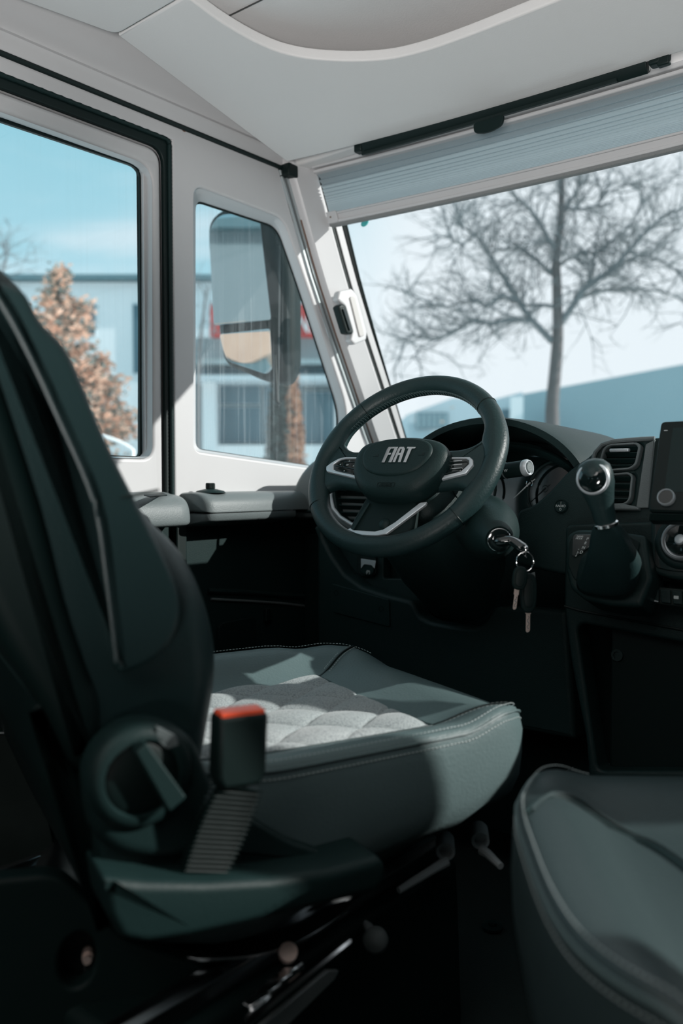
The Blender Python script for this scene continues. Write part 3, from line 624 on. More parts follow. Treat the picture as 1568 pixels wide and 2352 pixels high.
kid(MB().lathe([(.058, 0), (.050, .002)], chh + Vector((0, 0, -.009)), (0, 0, 1), 32), 'cup_holder_well', BLACKR, db)
# gear lever base plate
GB = Pl((-.50, 1.25, .70), (0, -.93, .37))
gpx = [(1297, 1240), (1304, 1224), (1322, 1215), (1400, 1216), (1480, 1228), (1496, 1330), (1470, 1394), (1400, 1390), (1340, 1376), (1308, 1350), (1298, 1310)]
kplate('shift_console', rnd(GB.poly(gpx), .006, 4), [], .07, GB.M(-.035), PLAST, db, bev=.008, bres=3)
ipx = [(1306, 1300), (1309, 1245), (1318, 1232), (1345, 1226), (1445, 1232), (1470, 1245), (1452, 1350), (1435, 1370), (1400, 1366), (1345, 1350), (1318, 1330)]
kplate('shift_surround', rnd(GB.poly(ipx), .005, 4), [], .006, GB.M(.001), SOFT, db, bev=.002)
kplate('gear_display', rnd(GB.poly([(1318, 1236), (1322, 1230), (1362, 1230), (1356, 1260), (1322, 1284), (1316, 1280)]), .003, 3), [], .003, GB.M(.005), GLOSSB, db, bev=.001)
gm = GB.M(.0068)
def gt(s, x, y, size, sh=.25):
    a = GB.xy(x, y, .0068); ktext('gear_print', s, size, frame(GB.P(a[0], a[1], .0068), GB.ex, GB.ey), PRINT, db, ext=.0002, shear=sh)
gt('DRIVE', 1331, 1232.5, .0040); gt('MODE', 1329, 1237, .0040)
for s, x, y in (('P', 1348, 1238), ('R', 1343.5, 1247.5), ('N', 1339, 1258), ('D', 1334, 1268.5)): gt(s, x, y, .0068)
for s, x, y in (('-', 1328, 1261), ('|-', 1326.5, 1269), ('+', 1321.5, 1277)): gt(s, x, y, .0066)
# climate panel and switch row
CP = Pl((-.42, 1.30, .74), (0, -1, .25))
kplate('climate_panel', rnd(CP.poly([(1494, 1180), (1700, 1180), (1700, 1350), (1540, 1330), (1503, 1318), (1494, 1300)]), .008), [], .05, CP.M(-.022), PLAST, db, bev=.006)
kplate('climate_face', rnd(CP.poly([(1506, 1184), (1690, 1184), (1690, 1325), (1540, 1312), (1510, 1305), (1506, 1296)]), .006), [], .004, CP.M(.0035), GLOSSB, db, bev=.001)
c = CP.P(*CP.xy(1572, 1246), .004)
kid(MB().lathe([(.044, 0), (.040, .006), (.036, .008), (.033, .008), (.032, .004)], c, CP.n, 48), 'dial_collar', PLAST, db, smooth=50)
kid(MB().lathe([(.030, .004), (.030, .014), (.0275, .017), (.0255, .015), (.0255, .010), (.0001, .010)], c, CP.n, 48), 'dial_ring', SILV, db, smooth=50)
kid(MB().lathe([(.024, .010), (.022, .018), (.012, .020), (.0001, .020)], c, CP.n, 32), 'dial_cap', GLOSSB, db)
kid(MB().lathe([(.008, .020), (.006, .0225), (.0001, .023)], c, CP.n, 20), 'dial_centre', SILV, db)
kid(MB().prism([CP.P(*CP.xy(x, y), .008) for x, y in [(1524, 1238), (1542, 1240), (1541, 1248), (1523, 1245)]], CP.n * .006), 'dial_marker', SILV, db, bevel=.001)
for s, x, y in (('4', 1532, 1273), ('3', 1549, 1292)):
    ktext('dial_print', s, .0085, frame(CP.P(*CP.xy(x, y), .0068), CP.ex, CP.ey), PRINT, db, ext=.0002)
SW = Pl((-.42, 1.29, .66), (0, -1, .15))
kplate('switch_row', rnd(SW.poly([(1484, 1352), (1490, 1346), (1690, 1365), (1690, 1412), (1495, 1386), (1484, 1376)]), .004), [], .012, SW.M(0), BLACKR, db, bev=.002)
for k in range(5):
    x0 = 1490 + k * 27
    kplate('rocker_switch', rnd(SW.poly([(x0, 1351 + k * 2.3), (x0 + 24, 1353 + k * 2.3), (x0 + 25, 1384 + k * 3.1), (x0 + 3, 1381 + k * 3.1)], .006), .002), [], .006, SW.M(.0075), PLAST, db, bev=.0015)
kid(MB().tube([SW.P(*SW.xy(x, y, .01), .011) for x, y in [(1488, 1372), (1496, 1379), (1512, 1382)]], .0012, 6), 'chrome_line', SILV, db)
kid(MB().box(SW.P(*SW.xy(1552, 1372, .012), .0112), (.007, .001, .0045)), 'switch_symbol', PRINT, db)

# ---- infotainment screen
TP = Pl((-.44, 1.27, .935), (0, -.94, .34))
ts = empty('infotainment_screen', TP.p0); tag(ts, 'tall black touchscreen with a silver-ringed knob above the climate dial', 'screen')
tl = TP.xy(1515, 968); bl_ = TP.xy(1490, 1175)
x0 = (tl[0] + bl_[0]) / 2; y1 = tl[1]; y0 = bl_[1]
scr = rnd([(x0, y0), (x0 + .25, y0), (x0 + .25, y1), (x0, y1)], .007, 5)
kplate('screen_body', scr, [], .016, TP.M(-.008), BLACKR, ts, bev=.003)
kplate('glass_face', rnd([(x0 + .002, y0 + .002), (x0 + .248, y0 + .002), (x0 + .248, y1 - .002), (x0 + .002, y1 - .002)], .006, 5), [], .002, TP.M(.0008), SCREEN, ts, bev=.0005)
kplate('display_area', [(x0 + .020, y0 + .030), (x0 + .235, y0 + .030), (x0 + .235, y1 - .012), (x0 + .020, y1 - .012)], [], .0006, TP.M(.002), mat('dark_display', (.006, .020, .020), .3, spec=.25), ts, bev=.0001)
c = TP.P(*TP.xy(1530, 1143, .004), .0015)
kid(MB().lathe([(.0125, 0), (.0125, .007), (.0115, .008), (.0105, .007), (.0105, .001)], c, TP.n, 40), 'knob_ring', SILV, ts, smooth=50)
kid(MB().lathe([(.0105, 0), (.0105, .0055), (.0001, .0055)], c, TP.n, 32), 'knob_cap', GLOSSB, ts)
kid(MB().box(TP.P(x0 + .010, y1 - .016, .0022), (.005, .0006, .0012)), 'sensor', PRINT, ts)
kid(MB().prism([TP.P(x0 - .002, y0 - .010, -.012), TP.P(x0 + .25, y0 - .010, -.012), TP.P(x0 + .25, y0 - .001, -.002), TP.P(x0 + .002, y0 - .001, -.002)], TP.n * -.02), 'lower_lip', BLACKR, ts, bevel=.002)

# ---- gear lever
gk = at(1370, 1112, Y=1.13); gl = empty('gear_lever', at(1385, 1360, Y=1.22)); tag(gl, 'automatic gear lever with glossy black knob and leather gaiter', 'gear lever')
gtop = gk; gbot = at(1390, 1195, Y=1.145)
axg = (gtop - gbot).normalized()
rings = []
side = axg.cross(Vector((0, -1, 0))).normalized(); frn = side.cross(axg)
if frn.y > 0: frn = -frn
for h, rx, ry in [(-.008, .0135, .014), (.0, .0150, .016), (.02, .0165, .018), (.038, .0205, .0215), (.052, .0245, .0245), (.066, .0255, .0250), (.078, .0235, .0225), (.086, .017, .016), (.090, .008, .008)]:
    rings.append([gbot + axg * h + side * rx * math.cos(2 * PI * k / 28) + frn * ry * math.sin(2 * PI * k / 28) for k in range(28)])
kid(MB().loft(rings), 'knob', LEATH, gl, smooth=70)
fc = gbot + axg * .058 + frn * .0205
kc = at(1368, 1108, Y=1.10) 
dirc = (CAMP - gk).normalized(); dirc = (dirc * .55 + frn * .6 + axg * .25).normalized()
kid(MB().lathe([(.0228, -.002), (.0232, .002), (.0215, .0045), (.020, .005)], gbot + axg * .061 + dirc * .0155, dirc, 40), 'chrome_bezel', SILV, gl, smooth=60)
kid(MB().lathe([(.0208, .0), (.0205, .004), (.017, .0075), (.010, .0098), (.0001, .0105)], gbot + axg * .061 + dirc * .0155, dirc, 40), 'glossy_cap', GLOSSB, gl, smooth=70)
kid(MB().lathe([(.0142, 0), (.0168, .002), (.0168, .006), (.0142, .008)], gbot - axg * .010, axg, 32), 'chrome_collar', CHROME, gl)
bb = [at(*p, Y=1.225) for p in [(1322, 1345), (1440, 1350)]]
rings = []
bc = GB.P(*GB.xy(1388, 1330), .0); 
for t, rx, ry, wv in [(0, .050, .038, 0), (.12, .049, .036, .06), (.3, .043, .030, .10), (.5, .034, .026, .10), (.7, .027, .022, .08), (.85, .023, .020, .05), (.95, .0165, .017, .02), (1.0, .0155, .016, 0)]:
    c = bc.lerp(gbot - axg * .004, t) + Vector((.010 * math.sin(t * PI), 0, 0)); R = []
    for k in range(40):
        q_ = 2 * PI * k / 40; cc, ss = math.cos(q_), math.sin(q_)
        e = .62; X_ = math.copysign(abs(cc) ** e, cc) * rx * (1 + wv * math.sin(3 * q_ + t * 5)); Y_ = math.copysign(abs(ss) ** e, ss) * ry * (1 + wv * math.cos(2 * q_ + t * 7))
        up_ = GB.ey.lerp(Vector((0, 1, 0)), t).normalized(); R.append(c + GB.ex * X_ + up_ * Y_)
    rings.append(R)
kid(MB().loft(rings), 'leather_gaiter', LEATH, gl, smooth=80, sub=1)

# ================================================================== STEERING WHEEL
WC = Vector((-.8586, 1.1891, .8794)); tau = .59465; yaw = .09336
WN = Vector((math.sin(yaw) * math.cos(tau), -math.cos(yaw) * math.cos(tau), math.sin(tau)))
WU = Vector((math.cos(yaw), math.sin(yaw), 0))
PW = Pl(WC, WN, WU)
sw = empty('steering_wheel', WC); tag(sw, 'black leather steering wheel with silver trim and emblem lettering', 'steering wheel')
def wp(u, v, o=0): return PW.P(u, v, o)
rings = []; NR = 120
for i in range(NR + 1):
    t = 2 * PI * i / NR; d = math.degrees(t) % 360
    # thumb swellings where the spokes join
    g = math.exp(-((d - 14) / 9) ** 2) + math.exp(-((d - 166) / 9) ** 2) + .5 * (math.exp(-((d - 205) / 10) ** 2) + math.exp(-((d - 335) / 10) ** 2))
    R0 = .1725 - .004 * g; a = .0175 + .0055 * g; b = .0185 + .001 * g
    rings.append([wp((R0 + a * math.cos(q)) * math.cos(t), (R0 + a * math.cos(q)) * math.sin(t), b * math.sin(q)) for q in [2 * PI * k / 22 for k in range(22)]])
kid(MB().loft(rings, cap=False), 'rim', LEATH, sw, smooth=80)
for d in (42, 136, 214, 321):
    t = math.radians(d); kid(MB().tube([wp((.1725 + .0177 * math.cos(q)) * math.cos(t), (.1725 + .0177 * math.cos(q)) * math.sin(t), .0187 * math.sin(q)) for q in [2 * PI * k / 30 for k in range(31)]], .0009, 6, cap=False), 'rim_seam', BLACKR, sw)
stm = MB()
for i in range(230):
    t = math.radians(-28 + 236 * i / 230); q = PI + .25 * (1 if i % 2 else -.6)
    a_ = wp((.1725 + .018 * math.cos(q)) * math.cos(t), (.1725 + .018 * math.cos(q)) * math.sin(t), .019 * math.sin(q))
    t2 = t + .011; q2 = PI - .35
    b_ = wp((.1725 + .018 * math.cos(q2)) * math.cos(t2), (.1725 + .018 * math.cos(q2)) * math.sin(t2), .019 * math.sin(q2))
    stm.tube([a_, b_], .0006, 4)
kid(stm, 'rim_stitching', LEATHL, sw)
def wpil(pts, o0, o1, r, name, m, sc=1, n=5, sp=4, par=None):
    P = smooth_poly(rnd(pts, .012, 3), 1) if sp else pts
    return kid(pillow(P, o0, o1, r, lambda a, b, x: wp(a, b, x), n), name, m, par or sw, smooth=70)
for s in (-1, 1):
    wpil([(s * .172, .050), (s * .150, .055), (s * .134, .032), (s * .112, .022), (s * .05, .020), (s * .05, -.062), (s * .118, -.052), (s * .140, -.060), (s * .158, -.078), (s * .172, -.05)], -.016, .008, .010, 'spoke', LEATH)
wpil([(-.050, -.07), (.050, -.07), (.062, -.130), (.058, -.165), (-.058, -.165), (-.062, -.130)], -.018, .002, .006, 'lower_spoke', SOFT)
# hub
hub = [(a + .010, b) for a, b in [(-.092, -.012), (-.082, .016), (-.052, .027), (0, .033), (.052, .027), (.080, .014), (.092, -.010), (.084, -.045), (.062, -.074), (.038, -.086), (0, -.089), (-.038, -.086), (-.062, -.074), (-.084, -.045)]]
kid(pillow(smooth_poly(hub, 5), -.015, .040, .020, lambda a, b, x: wp(a, b, x), 8), 'airbag_cover', PLAST, sw, smooth=70)
lob = [(a * 1.12 + .010, b * 1.04 + .002) for a, b in [(-.061, -.016), (-.055, .004), (-.035, .015), (0, .019), (.035, .015), (.055, .004), (.061, -.016), (.050, -.040), (.028, -.053), (0, -.057), (-.028, -.053), (-.050, -.040)]]
kid(pillow(smooth_poly(lob, 5), .030, .0445, .006, lambda a, b, x: wp(a, b, x), 5), 'centre_pad', PLAST, sw, smooth=70)
def cz5(x, y): return (830 + x / 5.6, y / 5.6 + 1000)
FO = .046
letters = {'F': ([(258, 352), (330, 178), (352, 150), (440, 148), (433, 170), (378, 175), (350, 225), (382, 228), (372, 252), (340, 255), (295, 352)], []),
           'I': ([(343, 350), (432, 150), (474, 148), (385, 350)], []),
           'A': ([(398, 348), (470, 178), (492, 150), (548, 148), (560, 178), (503, 348), (467, 348), (495, 258), (468, 258), (432, 348)], [[(480, 228), (503, 228), (521, 178), (503, 178)]]),
           'T': ([(537, 348), (606, 172), (580, 172), (592, 148), (700, 150), (690, 170), (648, 174), (572, 350)], [])}
lx = Vector((0, 0))
LS = {k: ([PW.xy(*cz5(x, y), FO) for x, y in o], [[PW.xy(*cz5(x, y), FO) for x, y in h] for h in hs]) for k, (o, hs) in letters.items()}
for k, (o, hs) in LS.items():
    kplate('emblem_letter', o, hs, .0016, PW.M(FO), CHROME, sw, bev=.0003, smooth=20)
c = PW.xy(885, 1113, .041)
kplate('airbag_label', rnd([(c[0] - .017, c[1] - .0045), (c[0] + .017, c[1] - .0045), (c[0] + .017, c[1] + .0045), (c[0] - .017, c[1] + .0045)], .001), [rnd([(c[0] - .0163, c[1] - .0038), (c[0] + .0163, c[1] - .0038), (c[0] + .0163, c[1] + .0038), (c[0] - .0163, c[1] + .0038)], .001)], .0008, PW.M(.0405), BLACKR, sw, bev=.0002)
ktext('airbag_label', 'AIRBAG', .0070, frame(wp(c[0], c[1], .0405), WU, PW.ey), BLACKR, sw, ext=.0004)
for x, y in ((863, 1046), (968, 1043)):
    c = PW.xy(x, y, .0447)
    kplate('horn_symbol', [(c[0] - .006, c[1] - .002), (c[0] - .002, c[1] - .001), (c[0] + .005, c[1] + .003), (c[0] + .005, c[1] - .003), (c[0] - .002, c[1] - .0025)], [], .0005, PW.M(.0448), BLACKR, sw, bev=.0001)
# silver trims, control buttons
def cz9(x, y): return (740 + x / 9.8, 1030 + y / 9.8)
TO = .0095
lt = [cz9(*p) for p in [(100, 430), (200, 350), (350, 262), (440, 228), (540, 213), (1020, 216), (1015, 246), (560, 250), (460, 266), (370, 305), (270, 375), (272, 492), (400, 540), (900, 648), (900, 722), (120, 540), (98, 500)]]
kplate('silver_trim', [PW.xy(*p, TO) for p in lt], [], .007, PW.M(TO), SILV, sw, bev=.0018, bres=2)
rt_ = [cz5(*p) for p in [(1130, 292), (1400, 290), (1440, 325), (1442, 390), (1345, 502), (940, 604), (955, 558), (1290, 470), (1388, 380), (1388, 332), (1352, 312), (1130, 312)]]
kplate('silver_trim', [PW.xy(*p, TO) for p in rt_], [], .007, PW.M(TO), SILV, sw, bev=.0018, bres=2)
def cz28(x, y): return (680 + x / 2.8, 840 + y / 2.8)
vt = [cz28(*p) for p in [(330, 1072), (335, 1056), (352, 1048), (372, 1062), (510, 1070), (562, 1058), (640, 1010), (800, 885), (842, 881), (835, 898), (585, 1085), (520, 1098), (380, 1093), (338, 1084)]]
kplate('silver_trim', [PW.xy(*p, .004) for p in vt], [], .006, PW.M(.004), SILV, sw, bev=.0015)
vt2 = [cz28(*p) for p in [(352, 1048), (470, 880), (478, 886), (372, 1062)]]
kplate('spoke_edge', [PW.xy(*p, .003) for p in vt2], [], .005, PW.M(.003), PLAST, sw, bev=.001)
c = PW.xy(886, 1207, -.004); kid(MB().lathe([(.010, 0), (.010, .005), (.007, .008), (.0001, .009)], wp(c[0] , c[1], -.002), WN, 20), 'spoke_cap', PLAST, sw)
lb = [cz9(*p) for p in [(272, 378), (372, 308), (460, 268), (560, 250), (1015, 248), (950, 660), (400, 540), (275, 490)]]
kplate('button_panel', [PW.xy(*p, TO) for p in lb], [], .006, PW.M(TO - .001), GLOSSB, sw, bev=.001)
bts = [[(390, 300), (540, 255), (880, 262), (840, 335), (520, 308)], [(900, 262), (1000, 266), (990, 340), (862, 338)], [(280, 380), (360, 312), (480, 318), (455, 425), (285, 405)], [(490, 318), (790, 345), (760, 480), (468, 428)], [(805, 348), (960, 355), (900, 500), (775, 482)], [(285, 412), (440, 432), (735, 500), (700, 590), (400, 535), (290, 505)], [(750, 502), (900, 510), (900, 640), (720, 600)]]
for b in bts: kplate('control_button', rnd([PW.xy(*cz9(*p), TO + .003) for p in b], .0015, 2), [], .003, PW.M(TO + .003), GLOSSB, sw, bev=.0008)
for s, x, y, z_ in (('<', 405, 360, .006), ('CR', 560, 368, .0045), ('>', 700, 395, .006), ('(o', 850, 420, .006), ('v', 490, 500, .005), ('^', 605, 290, .006), ('x', 920, 295, .005)):
    a = PW.xy(*cz9(x, y), TO + .005); ktext('button_print', s, z_, frame(wp(a[0], a[1], TO + .0048), WU, PW.ey), PRINT, sw, ext=.0002)
rbp = [cz5(*p) for p in [(1100, 312), (1352, 314), (1386, 334), (1384, 380), (1290, 468), (960, 552), (1010, 430)]]
kplate('button_panel', [PW.xy(*p, TO) for p in rbp], [], .006, PW.M(TO - .001), GLOSSB, sw, bev=.001)
for b in [[(1110, 325), (1345, 322), (1370, 345), (1180, 358), (1100, 360)], [(1090, 370), (1180, 366), (1165, 420), (1075, 425)], [(1190, 364), (1372, 350), (1360, 385), (1300, 440), (1180, 425)], [(1075, 432), (1290, 446), (1270, 462), (1060, 505)]]:
    kplate('control_button', rnd([PW.xy(*cz5(*p), TO + .003) for p in b], .0015, 2), [], .003, PW.M(TO + .003), GLOSSB, sw, bev=.0012)
for i in range(3):
    a = PW.xy(*cz5(1220, 335 + i * 48), TO + .0045); kid(MB().tube([wp(a[0] - .012, a[1], TO + .004), wp(a[0] + .010, a[1] + .002, TO + .004)], .0010, 6), 'button_edge', CHROME, sw)

# ================================================================== STEERING COLUMN with stalk and ignition
co = empty('steering_column', WC - WN * .1); tag(co, 'black steering column shroud behind the wheel with wiper stalk and ignition lock', 'steering column')
def sec(o, hu, vt_, vb, e=.55, du=0):
    out = []
    for k in range(36):
        q = 2 * PI * k / 36; c_, s_ = math.cos(q), math.sin(q)
        X_ = math.copysign(abs(c_) ** e, c_) * hu; Y_ = math.copysign(abs(s_) ** e, s_); Y_ = (vt_ + vb) / 2 + Y_ * (vt_ - vb) / 2
        out.append(wp(X_ + du, Y_, o))
    return out
kid(MB().loft([sec(-.030, .045, .030, -.070), sec(-.036, .062, .042, -.080), sec(-.07, .075, .05, -.105), sec(-.14, .082, .050, -.13), sec(-.22, .082, .045, -.14), sec(-.34, .075, .03, -.14)]), 'shroud', PLAST, co, smooth=60)
kid(MB().loft([sec(-.010, .035, .02, -.05), sec(-.040, .04, .02, -.05)]), 'hub_boss', BLACKR, co, smooth=60)
kid(MB().tube([wp(.076 + .0 * k, -.02, o_) for k, o_ in enumerate([-.06, -.12, -.2, -.3])], .0012, 6), 'shroud_seam', BLACKR, co)
# wiper stalk
s0 = at(1085, 1092, Y=1.275); s1 = at(1206, 1075, Y=1.265); ax = (s1 - s0).normalized()
kid(MB().lathe([(.009, -.05), (.0095, 0), (.0128, .018), (.0135, .03), (.0135, (s1 - s0).length)], s0, ax, 28), 'stalk', BLACKR, co, smooth=50)
kid(MB().lathe([(.0136, 0), (.0142, .001), (.0142, .007), (.0125, .0105), (.0115, .0105), (.0110, .008), (.0001, .008)], s1 - ax * .002, ax, 28), 'stalk_end_ring', SILV, co, smooth=50)
kid(MB().lathe([(.0095, .0075), (.0085, .0115), (.0001, .0115)], s1 - ax * .002, ax, 24), 'stalk_button', PLASTG, co)
kid(MB().lathe([(.0139, .006), (.0139, .008)], s0 + ax * ((s1 - s0).length - .045), ax, 28), 'stalk_ring', PLASTG, co)
sv = (CAMP - s1); sv = (sv - ax * sv.dot(ax)).normalized(); su = sv.cross(ax).normalized()
if su.z < 0: su = -su
for t, s, sz in ((.058, '0', .005), (.058, '-', .005), (.030, 'W', .007), (.037, 'o', .004)):
    dz = .004 if s == '0' else (-.003 if s == '-' else .0)
    ktext('stalk_print', s, sz, frame(s1 - ax * t + sv * .0136 + su * dz, ax, su), PRINT, co, ext=.0002)
# ignition barrel
f0 = at(1146, 1240, D=1.275); ia = Vector((.62, -.76, -.10)).normalized()
kid(MB().lathe([(.052, -.15), (.050, -.10), (.045, -.07), (.036, -.040), (.028, -.018), (.024, -.004), (.021, 0), (.019, -.003)], f0, ia, 40), 'ignition_barrel', PLAST, co, smooth=60)
kid(MB().lathe([(.018, -.004), (.017, .002), (.012, .003), (.0001, .003)], f0, ia, 32), 'ignition_lock', GLOSSB, co)
kid(MB().tube([f0 + ia * .001 + (ia.orthogonal().normalized() * math.cos(q) + ia.cross(ia.orthogonal().normalized()) * math.sin(q)) * .0175 for q in [2 * PI * k / 32 for k in range(33)]], .0008, 6, cap=False), 'lock_rim', CHROME, co)

# keys
k0 = f0 + ia * .004; kf = at(1205, 1262, D=1.235)
ck = empty('ignition_key', k0); tag(ck, 'glossy black folding key plugged into the ignition lock', 'key')
m_ = (k0 + kf) / 2 + Vector((0, 0, .006))
kid(MB().tube(smooth_poly([k0 - ia * .004, k0 + ia * .012, m_, kf], 6, False), [.010] * 6 + [.0125] * 6 + [.0115] * 6 + [.009], 14, flat=.62), 'key_head', GLOSSB, ck, smooth=70)
kid(MB().box(kf + Vector((0, 0, 0)), (.010, .008, .012)), 'key_loop', CHROME, ck, bevel=.003)
rc = at(1205, 1290, D=1.232); vdir = (CAMP - rc).normalized(); ru = Vector((.8, .6, 0)).normalized()
kr = MB()
for w_ in (0, .0016):
    kr.tube([rc + ru * .0125 * math.cos(2 * PI * k / 36) + Vector((0, 0, 1)) * .0145 * math.sin(2 * PI * k / 36) + ru.cross(Vector((0, 0, 1))) * w_ for k in range(37)], .0009, 8, cap=False)
tag(kr.build('key_ring', CHROME), 'thin steel split ring hanging from the ignition key', 'key ring')
tag(MB().tube([at(1212, 1262, D=1.232), at(1200, 1272, D=1.23), at(1208, 1280, D=1.231), at(1206, 1256, D=1.232)], .0018, 8).build('ring_clasp', CHROME), 'small steel clasp joining key and split ring', 'clasp')
def hkey(name, hx, hy, rx, rz, bx0_, by0, bx1_, by1, bw, D, label):
    c = at(hx, hy, D=D); e = empty(name, c); tag(e, label, 'key', None)
    tilt = (at(bx1_, by1, D=D) - at(hx, hy - 20, D=D)).normalized(); sd = tilt.cross(FW).normalized(); th = sd.cross(tilt)
    P = [(rx * math.copysign(abs(math.cos(q)) ** .75, math.cos(q)), rz * math.copysign(abs(math.sin(q)) ** .75, math.sin(q))) for q in [2 * PI * k / 36 for k in range(36)]]
    kid(pillow(P, -.0045, .0045, .003, lambda a, b, x: c + sd * a - tilt * b + th * x, 4), 'key_head', SOFT, e, smooth=70)
    kid(pillow([(a * .62, b * .7) for a, b in P], .003, .0055, .001, lambda a, b, x: c + sd * a - tilt * b - th * x, 3), 'head_inset', BLACKR, e, smooth=70)
    b0 = at(bx0_, by0, D=D); b1 = at(bx1_, by1, D=D); ln = (b1 - b0).length
    pts = [(-bw, -.004), (-bw, ln * .3), (-bw * .7, ln * .32), (-bw * .7, ln), (-bw * .3, ln + .002), (bw * .4, ln + .001), (bw * .75, ln * .95), (bw * .72, ln * .33), (bw, ln * .3), (bw, -.004)]
    kid(MB().prism([b0 + sd * a + tilt * b for a, b in pts], th * .0022), 'key_blade', KEYM, e, bevel=.0003)
    kid(MB().tube([b0 + sd * (bw * .35 * math.sin(k * 1.3)) + tilt * (ln * (.4 + .05 * k)) - th * .0002 for k in range(11)], .0005, 5), 'blade_groove', STEEL, e)
hkey('door_key', 1193, 1328, .0110, .0175, 1187, 1352, 1182, 1398, .0036, 1.23, 'key with oval black head and short cut blade, left of the two hanging keys')
hkey('fob_key', 1213, 1362, .0125, .030, 1213, 1392, 1211, 1450, .0042, 1.245, 'key with long black fob and brass-coloured blade, lower of the two hanging keys')
tag(MB().prism([at(x, y, D=1.25) for x, y in [(1214, 1318), (1228, 1314), (1230, 1336), (1216, 1336)]], FW * .001).build('key_tag', PLASTG), 'small grey tag behind the hanging keys', 'tag')

# ================================================================== SEATS
PSI = math.radians(-20)
def ztop(u, v):
    s = sm((abs(u) - .135) / .075) * (1 - .6 * sm((v - .10) / .14)) if u < 0 else sm((u - .155) / .075) * (1 - .35 * sm((v - .12) / .14))
    return .522 + (.040 if u < 0 else .022) * s + .018 * sm((v - .14) / .08) - .010 * sm((v - .235) / .05) + .012 * sm((-v - .1) / .15)
PE = [.36]; QS = [1.0]
def plan(ph, hw=.25, v0=-.26, v1=.290):
    e = PE[0]
    c_, s_ = math.cos(ph), math.sin(ph)
    u = math.copysign(abs(c_) ** e, c_) * hw; v = (v0 + v1) / 2 + math.copysign(abs(s_) ** e, s_) * (v1 - v0) / 2
    u *= 1 - .025 * sm((v - .05) / .2)
    return u, v
def cushion(name, m, par, skirt=((1.0, -.006), (1.012, -.024), (1.018, -.055), (1.012, -.085), (.985, -.108), (.93, -.125)), mf=None):
    mb = MB(); NP = 160; rings = []
    for s in [.02, .15, .3, .45, .6, .7, .78, .84, .89, .93, .96, .985]:
        R = []
        for k in range(NP):
            u, v = plan(2 * PI * k / NP); u *= s; v *= s
            d = max(0, (s - .90) / .10); R.append((u, v, ztop(u, v) - .007 * (1 - math.sqrt(max(0, 1 - d * d)))))
        rings.append(R)
    for f_, dz in skirt:
        R = []
        for k in range(NP):
            u, v = plan(2 * PI * k / NP); R.append((u * f_, v * (f_ if v < 0 else (f_ if dz > -.03 else f_ + dz * .22)), ztop(u, v) - .007 + dz * (1 + .55 * sm((.1 - v) / .3))))
        rings.append(R)
    return mb.loft(rings).build(name, m, par, smooth=80)
def stitch(name, path, par, m=THREAD, pitch=.0058, ln=.0034, r=.00062):
    mb = MB(); P = [Vector(p) for p in path]; acc = 0; nxt = 0
    for a, b in zip(P, P[1:]):
        L_ = (b - a).length; d = (b - a).normalized()
        while nxt < acc + L_:
            q = a + d * (nxt - acc); mb.tube([q, q + d * ln], r, 5); nxt += pitch
        acc += L_
    return mb.build(name, m, par)
def surf(u, v, o=0): return Vector((u, v, ztop(u, v) + o))
def edge(ph, f_, dz): u, v = plan(ph); return Vector((u * f_, v * f_, ztop(u, v) - .007 + dz))
def make_cushion(par, lm=None, q0=(0, 0), qs=1.0, seams=True):
    lm = lm or LEATHL
    cushion('cushion', lm, par)
    # quilted insert with diamond stitching
    def q(a, b):
        v = -.235 + .385 * b; hw = .135 + .022 * b; u = (-1 + 2 * a) * hw + .012
        u = u * qs + q0[0]; v = v * qs + q0[1]
        s1, s2 = u / .088 + v / .120, u / .088 - v / .120
        p = (abs(math.sin(PI * s1)) * abs(math.sin(PI * s2))) ** .42
        ed = min(1, min(a, 1 - a) * 22) * min(1, min(b, 1 - b) * 22)
        return (u, v, ztop(u, v) + (.0015 + .0105 * p) * ed ** .5 - .0005)
    MB().grid(150, 170, q).build('quilted_insert', FABRIC, par, smooth=80)
    ins = [(a * qs + q0[0], b * qs + q0[1]) for a, b in [(-.123, -.235), (-.145, .150), (.169, .150), (.147, -.235)]]
    bp = []
    for a, b in zip(ins, ins[1:]): bp += [surf(a[0] + (b[0] - a[0]) * t / 20, a[1] + (b[1] - a[1]) * t / 20, .0) for t in range(20)]
    MB().tube(bp, .0022, 6).build('insert_piping', LEATH, par)
    for s in (-1, 1) if seams else ():
        pth = [surf(.012 + s * (.157 + .062 * t), .150 + .105 * t ** .9, 0) for t in [k / 13 * (.86 if s > 0 else 1) for k in range(13)]]
        MB().tube(pth, .0024, 6).build('corner_seam', BLACKR, par)
        for o_ in (-.006, .006): stitch('stitching', [p + Vector((s * -o_ * .7, o_ * .7, .0006)) for p in pth], par)
    for a0, a1, f_, dz in ((-88, 62, .978, .0085), (-88, 62, 1.006, -.010), (118, 268, .978, .0085), (118, 268, 1.006, -.010)):
        stitch('stitching', [edge(math.radians(a0 + (a1 - a0) * k / 60), f_, dz) for k in range(61)], par)
    MB().tube([edge(2 * PI * k / 160, 1.0, -.001) for k in range(161)], .0018, 6, cap=False).build('edge_piping', LEATHL, par)
SO = Vector((-.816, .824, 0)); SR = Matrix.Rotation(PSI, 3, 'Z')
ds = empty('driver_seat', SO, PSI); tag(ds, 'dark leather driver seat with quilted grey cushion insert and reclined backrest', 'seat')
make_cushion(ds)
SU = SR @ Vector((1, 0, 0)); SV = SR @ Vector((0, 1, 0))
def sp(x, y, u):
    r = ray(x, y); t = (u - (CAMP - SO).dot(SU)) / r.dot(SU); q = CAMP + r * t; return (( q - SO).dot(SV), q.z)
fB = lambda a, b, x: Vector((x, a, b))
